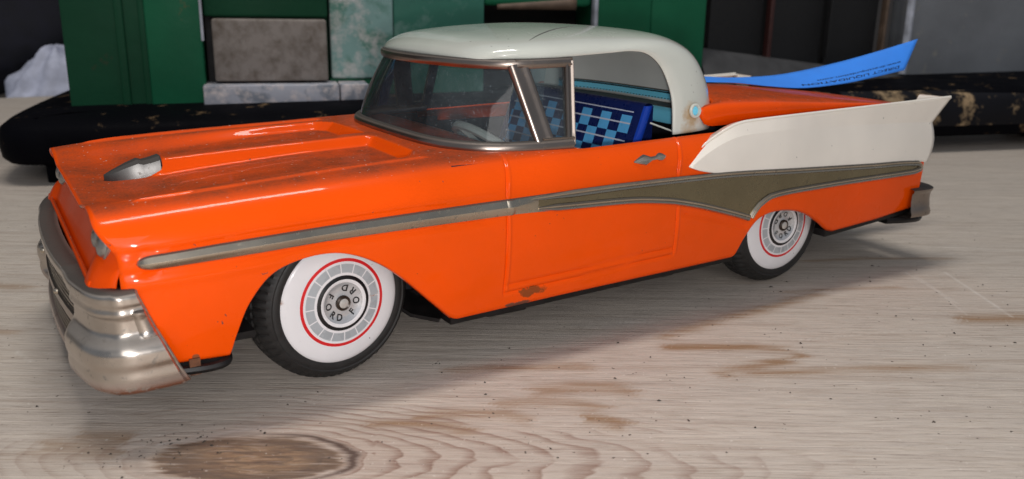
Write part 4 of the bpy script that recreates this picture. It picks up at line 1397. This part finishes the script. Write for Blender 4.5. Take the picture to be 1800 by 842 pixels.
# base plate with a bullnose front and rounded left end
bp = MB()
out = catmull([(-1.6,24),(-2.1,12),(-2.2,5),(-1.95,1.4),(-1.1,-.3),(.8,-.85),(6,-.9),(30,-.9),(75,-.9)], 6)
prof = [(.9, .98), (.35, 1.0), (.08, 1.25), (.0, 1.75), (.0, 2.2), (.12, 2.65), (.5, 2.95), (1.6, 3.12), (3.4, 3.3), (8, 3.35)]
tx = np.gradient(out[:, 0]); ty = np.gradient(out[:, 1]); ln = np.hypot(tx, ty)
nx, ny = -ty/ln, tx/ln
G = []
for i, (x, y) in enumerate(out):
    G.append([(x+nx[i]*d, y+ny[i]*d, z+.018*max(0, x)*(1 if k > 3 else .012)) for k, (d, z) in enumerate(prof)])
bp.grid(np.array(G))
bo_ = bp.build('base_plate', MB1, mach, smooth=50)
ft = MB(); ft.box((.35, .0, .0), (4, 6, 1.02), 0, .1); ft.build('foot', MB1, mach)
ft = MB(); ft.box((66, .5, .0), (72, 6, 1.2), 0, .1); ft.build('foot', MB1, mach)
# chipped front edge of the base at the right
ce = MB(); G = []
for x in np.linspace(46, 72, 60):
    G.append([(x, -.93, 1.75), (x, -1.02, 2.0), (x, -1.05, 2.6), (x, -1.0, 3.4), (x, -.8, 3.75), (x, -.2, 4.0)])
ce.grid(np.array(G)); ce.build('chipped_edge', MB2, mach, smooth=50)
# left wing
lw = MB(); lw.box((1.0, 4.3, 3.2), (5.1, 12, HT), 0, .08)
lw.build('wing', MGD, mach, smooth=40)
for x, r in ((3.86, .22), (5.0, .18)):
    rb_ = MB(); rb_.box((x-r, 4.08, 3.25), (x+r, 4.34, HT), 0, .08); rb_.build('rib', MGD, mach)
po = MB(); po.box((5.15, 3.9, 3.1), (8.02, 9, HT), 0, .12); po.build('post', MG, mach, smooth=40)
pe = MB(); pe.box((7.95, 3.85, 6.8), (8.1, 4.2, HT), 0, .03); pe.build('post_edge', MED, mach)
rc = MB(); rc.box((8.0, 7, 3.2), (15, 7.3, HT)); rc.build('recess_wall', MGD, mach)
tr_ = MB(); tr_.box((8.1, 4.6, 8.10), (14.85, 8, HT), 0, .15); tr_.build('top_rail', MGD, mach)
sp_ = MB(); sp_.box((8.1, 5.4, 3.3), (8.5, 6.2, 8.2), 0, .03); sp_.build('slot_wall', MDK, mach)
pl_ = MB(); pl_.box((8.52, 4.0, 4.58), (14.72, 5.6, 8.0), 0, .14); pl_.build('cover_plate', MPL, mach)
le = MB(); le.box((7.9, 3.0, 3.25), (15.22, 6, 4.46), 0, .06); le.build('ledge', MLE, mach)
le = MB(); le.box((15.30, 3.0, 3.25), (16.9, 6, 4.46), 0, .06); le.build('ledge', MLE, mach)
wi = MB(); wi.box((14.98, 5.0, 4.62), (18.66, 8, HT), 0, .12); wi.build('mottled_panel', MWI, mach)
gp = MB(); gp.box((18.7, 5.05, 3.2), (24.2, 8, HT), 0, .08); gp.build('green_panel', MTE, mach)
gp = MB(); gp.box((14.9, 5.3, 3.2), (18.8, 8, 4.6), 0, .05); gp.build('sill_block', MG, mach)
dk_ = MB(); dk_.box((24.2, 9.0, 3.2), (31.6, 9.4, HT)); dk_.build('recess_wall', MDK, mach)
tp = MB(); tp.box((24.2, 5.2, 8.9), (31.2, 9, HT), 0, .3); tp.build('top_rail', MG, mach)
bs_ = MB(); G = []
for x in np.linspace(25.0, 30.1, 12):
    q = (x-25)/5.1
    G.append([(x, 5.1, 8.72), (x, 5.05, 8.80+.3*q), (x, 5.1, 8.95+.42*q)])
bs_.grid(np.array(G)); bs_.build('brown_strip', MBR, mach, solid=.1)
me_ = MB(); me_.box((31.25, 4.8, 3.2), (31.5, 5.4, HT), 0, .05); me_.build('metal_edge', MED, mach)
for x0, x1, d in ((31.5, 35.2, 5.0), (35.25, 39.15, 5.1)):
    p2 = MB(); p2.box((x0, d, 3.2), (x1, 9, HT), 0, .1); p2.build('post', MG, mach, smooth=40)
# dark bay with slats
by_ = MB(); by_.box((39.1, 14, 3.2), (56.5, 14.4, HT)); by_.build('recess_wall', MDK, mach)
for x, w_, mt in ((45.0, .30, MBU), (49.8, .22, MDK), (54.4, .22, MBR)):
    s_ = MB(); s_.box((x, 6.8, 5.6), (x+w_, 7.4, HT), 0, .04); s_.build('slat', mt, mach)
    s_ = MB(); s_.box((x-4.2, 7.6, 5.0), (x-.1, 8.0, HT), 0, .04); s_.build('slat_panel', MDK, mach)
sl = MB(); G = []
for x in np.linspace(39.2, 56.3, 30):
    q = (x-39.2)/17.1
    zt_ = lerp(6.35, 4.30, q)
    G.append([(x, 8.5, zt_+.1), (x, 6.2, zt_), (x, 5.9, zt_-.15), (x, 4.5, lerp(4.3, 3.9, q)), (x, 3.6, 3.9), (x, 3.0, 3.6)])
sl.grid(np.array(G)); sl.build('slope', MSL, mach, smooth=50)
gy = MB(); gy.box((56.6, 7.0, 4.2), (76, 9, HT), 0, .15); gy.build('grey_panel', MGY, mach)
ge = MB(); ge.tube([(56.55, 6.9, 4.45), (56.5, 6.9, HT)], circle_prof(.28, 8)); ge.build('panel_edge', MED, mach)
gs = MB(); gs.box((46, 3.2, 3.9), (76, 7.2, 4.22), 0, .1); gs.build('upper_base', MSL, mach)

# ================================================================== far left: dark jacket and pale cloth beyond the table edge
def blob(name, c, r, mat, seed, amp=.25, seg=48, crease=3.0):
    mb = MB(); rows = []
    rr = np.random.default_rng(seed); ph = rr.uniform(0, 6.28, 12)
    for i in range(seg//2+1):
        th_ = math.pi*i/(seg//2); row = []
        for j in range(seg):
            p_ = 2*math.pi*j/seg
            d = 1+amp*(math.sin(crease*th_+ph[0]+2*math.sin(p_+ph[1]))*.5+.35*math.sin(2*crease*p_+ph[2]+2*th_)+.3*math.sin(crease*3.1*th_+ph[3]+3*p_)*math.sin(th_))
            row.append((c[0]+r[0]*d*math.sin(th_)*math.cos(p_), c[1]+r[1]*d*math.sin(th_)*math.sin(p_), c[2]+r[2]*d*math.cos(th_)))
        rows.append(row)
    mb.grid(np.array(rows), closev=True)
    return mb.build(name, mat, None, smooth=70, merge=.001)
jk = blob('dark_cloth', (-6.5, 94, 12.0), (17, 8, 15), m_plain('navy_cloth', (.012, .012, .02), .85, 0, .35, 60), 3, .12)
tag(jk, 'dark navy cloth bundle heaped at the far left behind the table', 'cloth')
wc = blob('pale_cloth', (1.2, 82.0, -3.2), (5.2, 4, 6.2), m_plain('pale_lilac_cloth', (.50, .52, .64), .7, 0, .3, 50), 8, .16, 56, 4)
tag(wc, 'crumpled pale lilac cloth left of the green machine', 'cloth')
bw = MB(); bw.box((-160, 150, -60), (260, 153, 160)); 
bwo = bw.build('back_wall', m_plain('dim_wall', (.10, .085, .075), .8, 0, .3, 6), None, smooth=0)
tag(bwo, 'dim brown wall at the back of the room', 'wall', kind='structure')
fl_ = MB(); fl_.box((-260, -260, -76), (360, 153, -75))
flo = fl_.build('floor', m_plain('floor_concrete', (.16, .15, .14), .8, 0, .25, 8), None, smooth=0)
tag(flo, 'grey concrete floor below the table', 'floor', kind='structure')
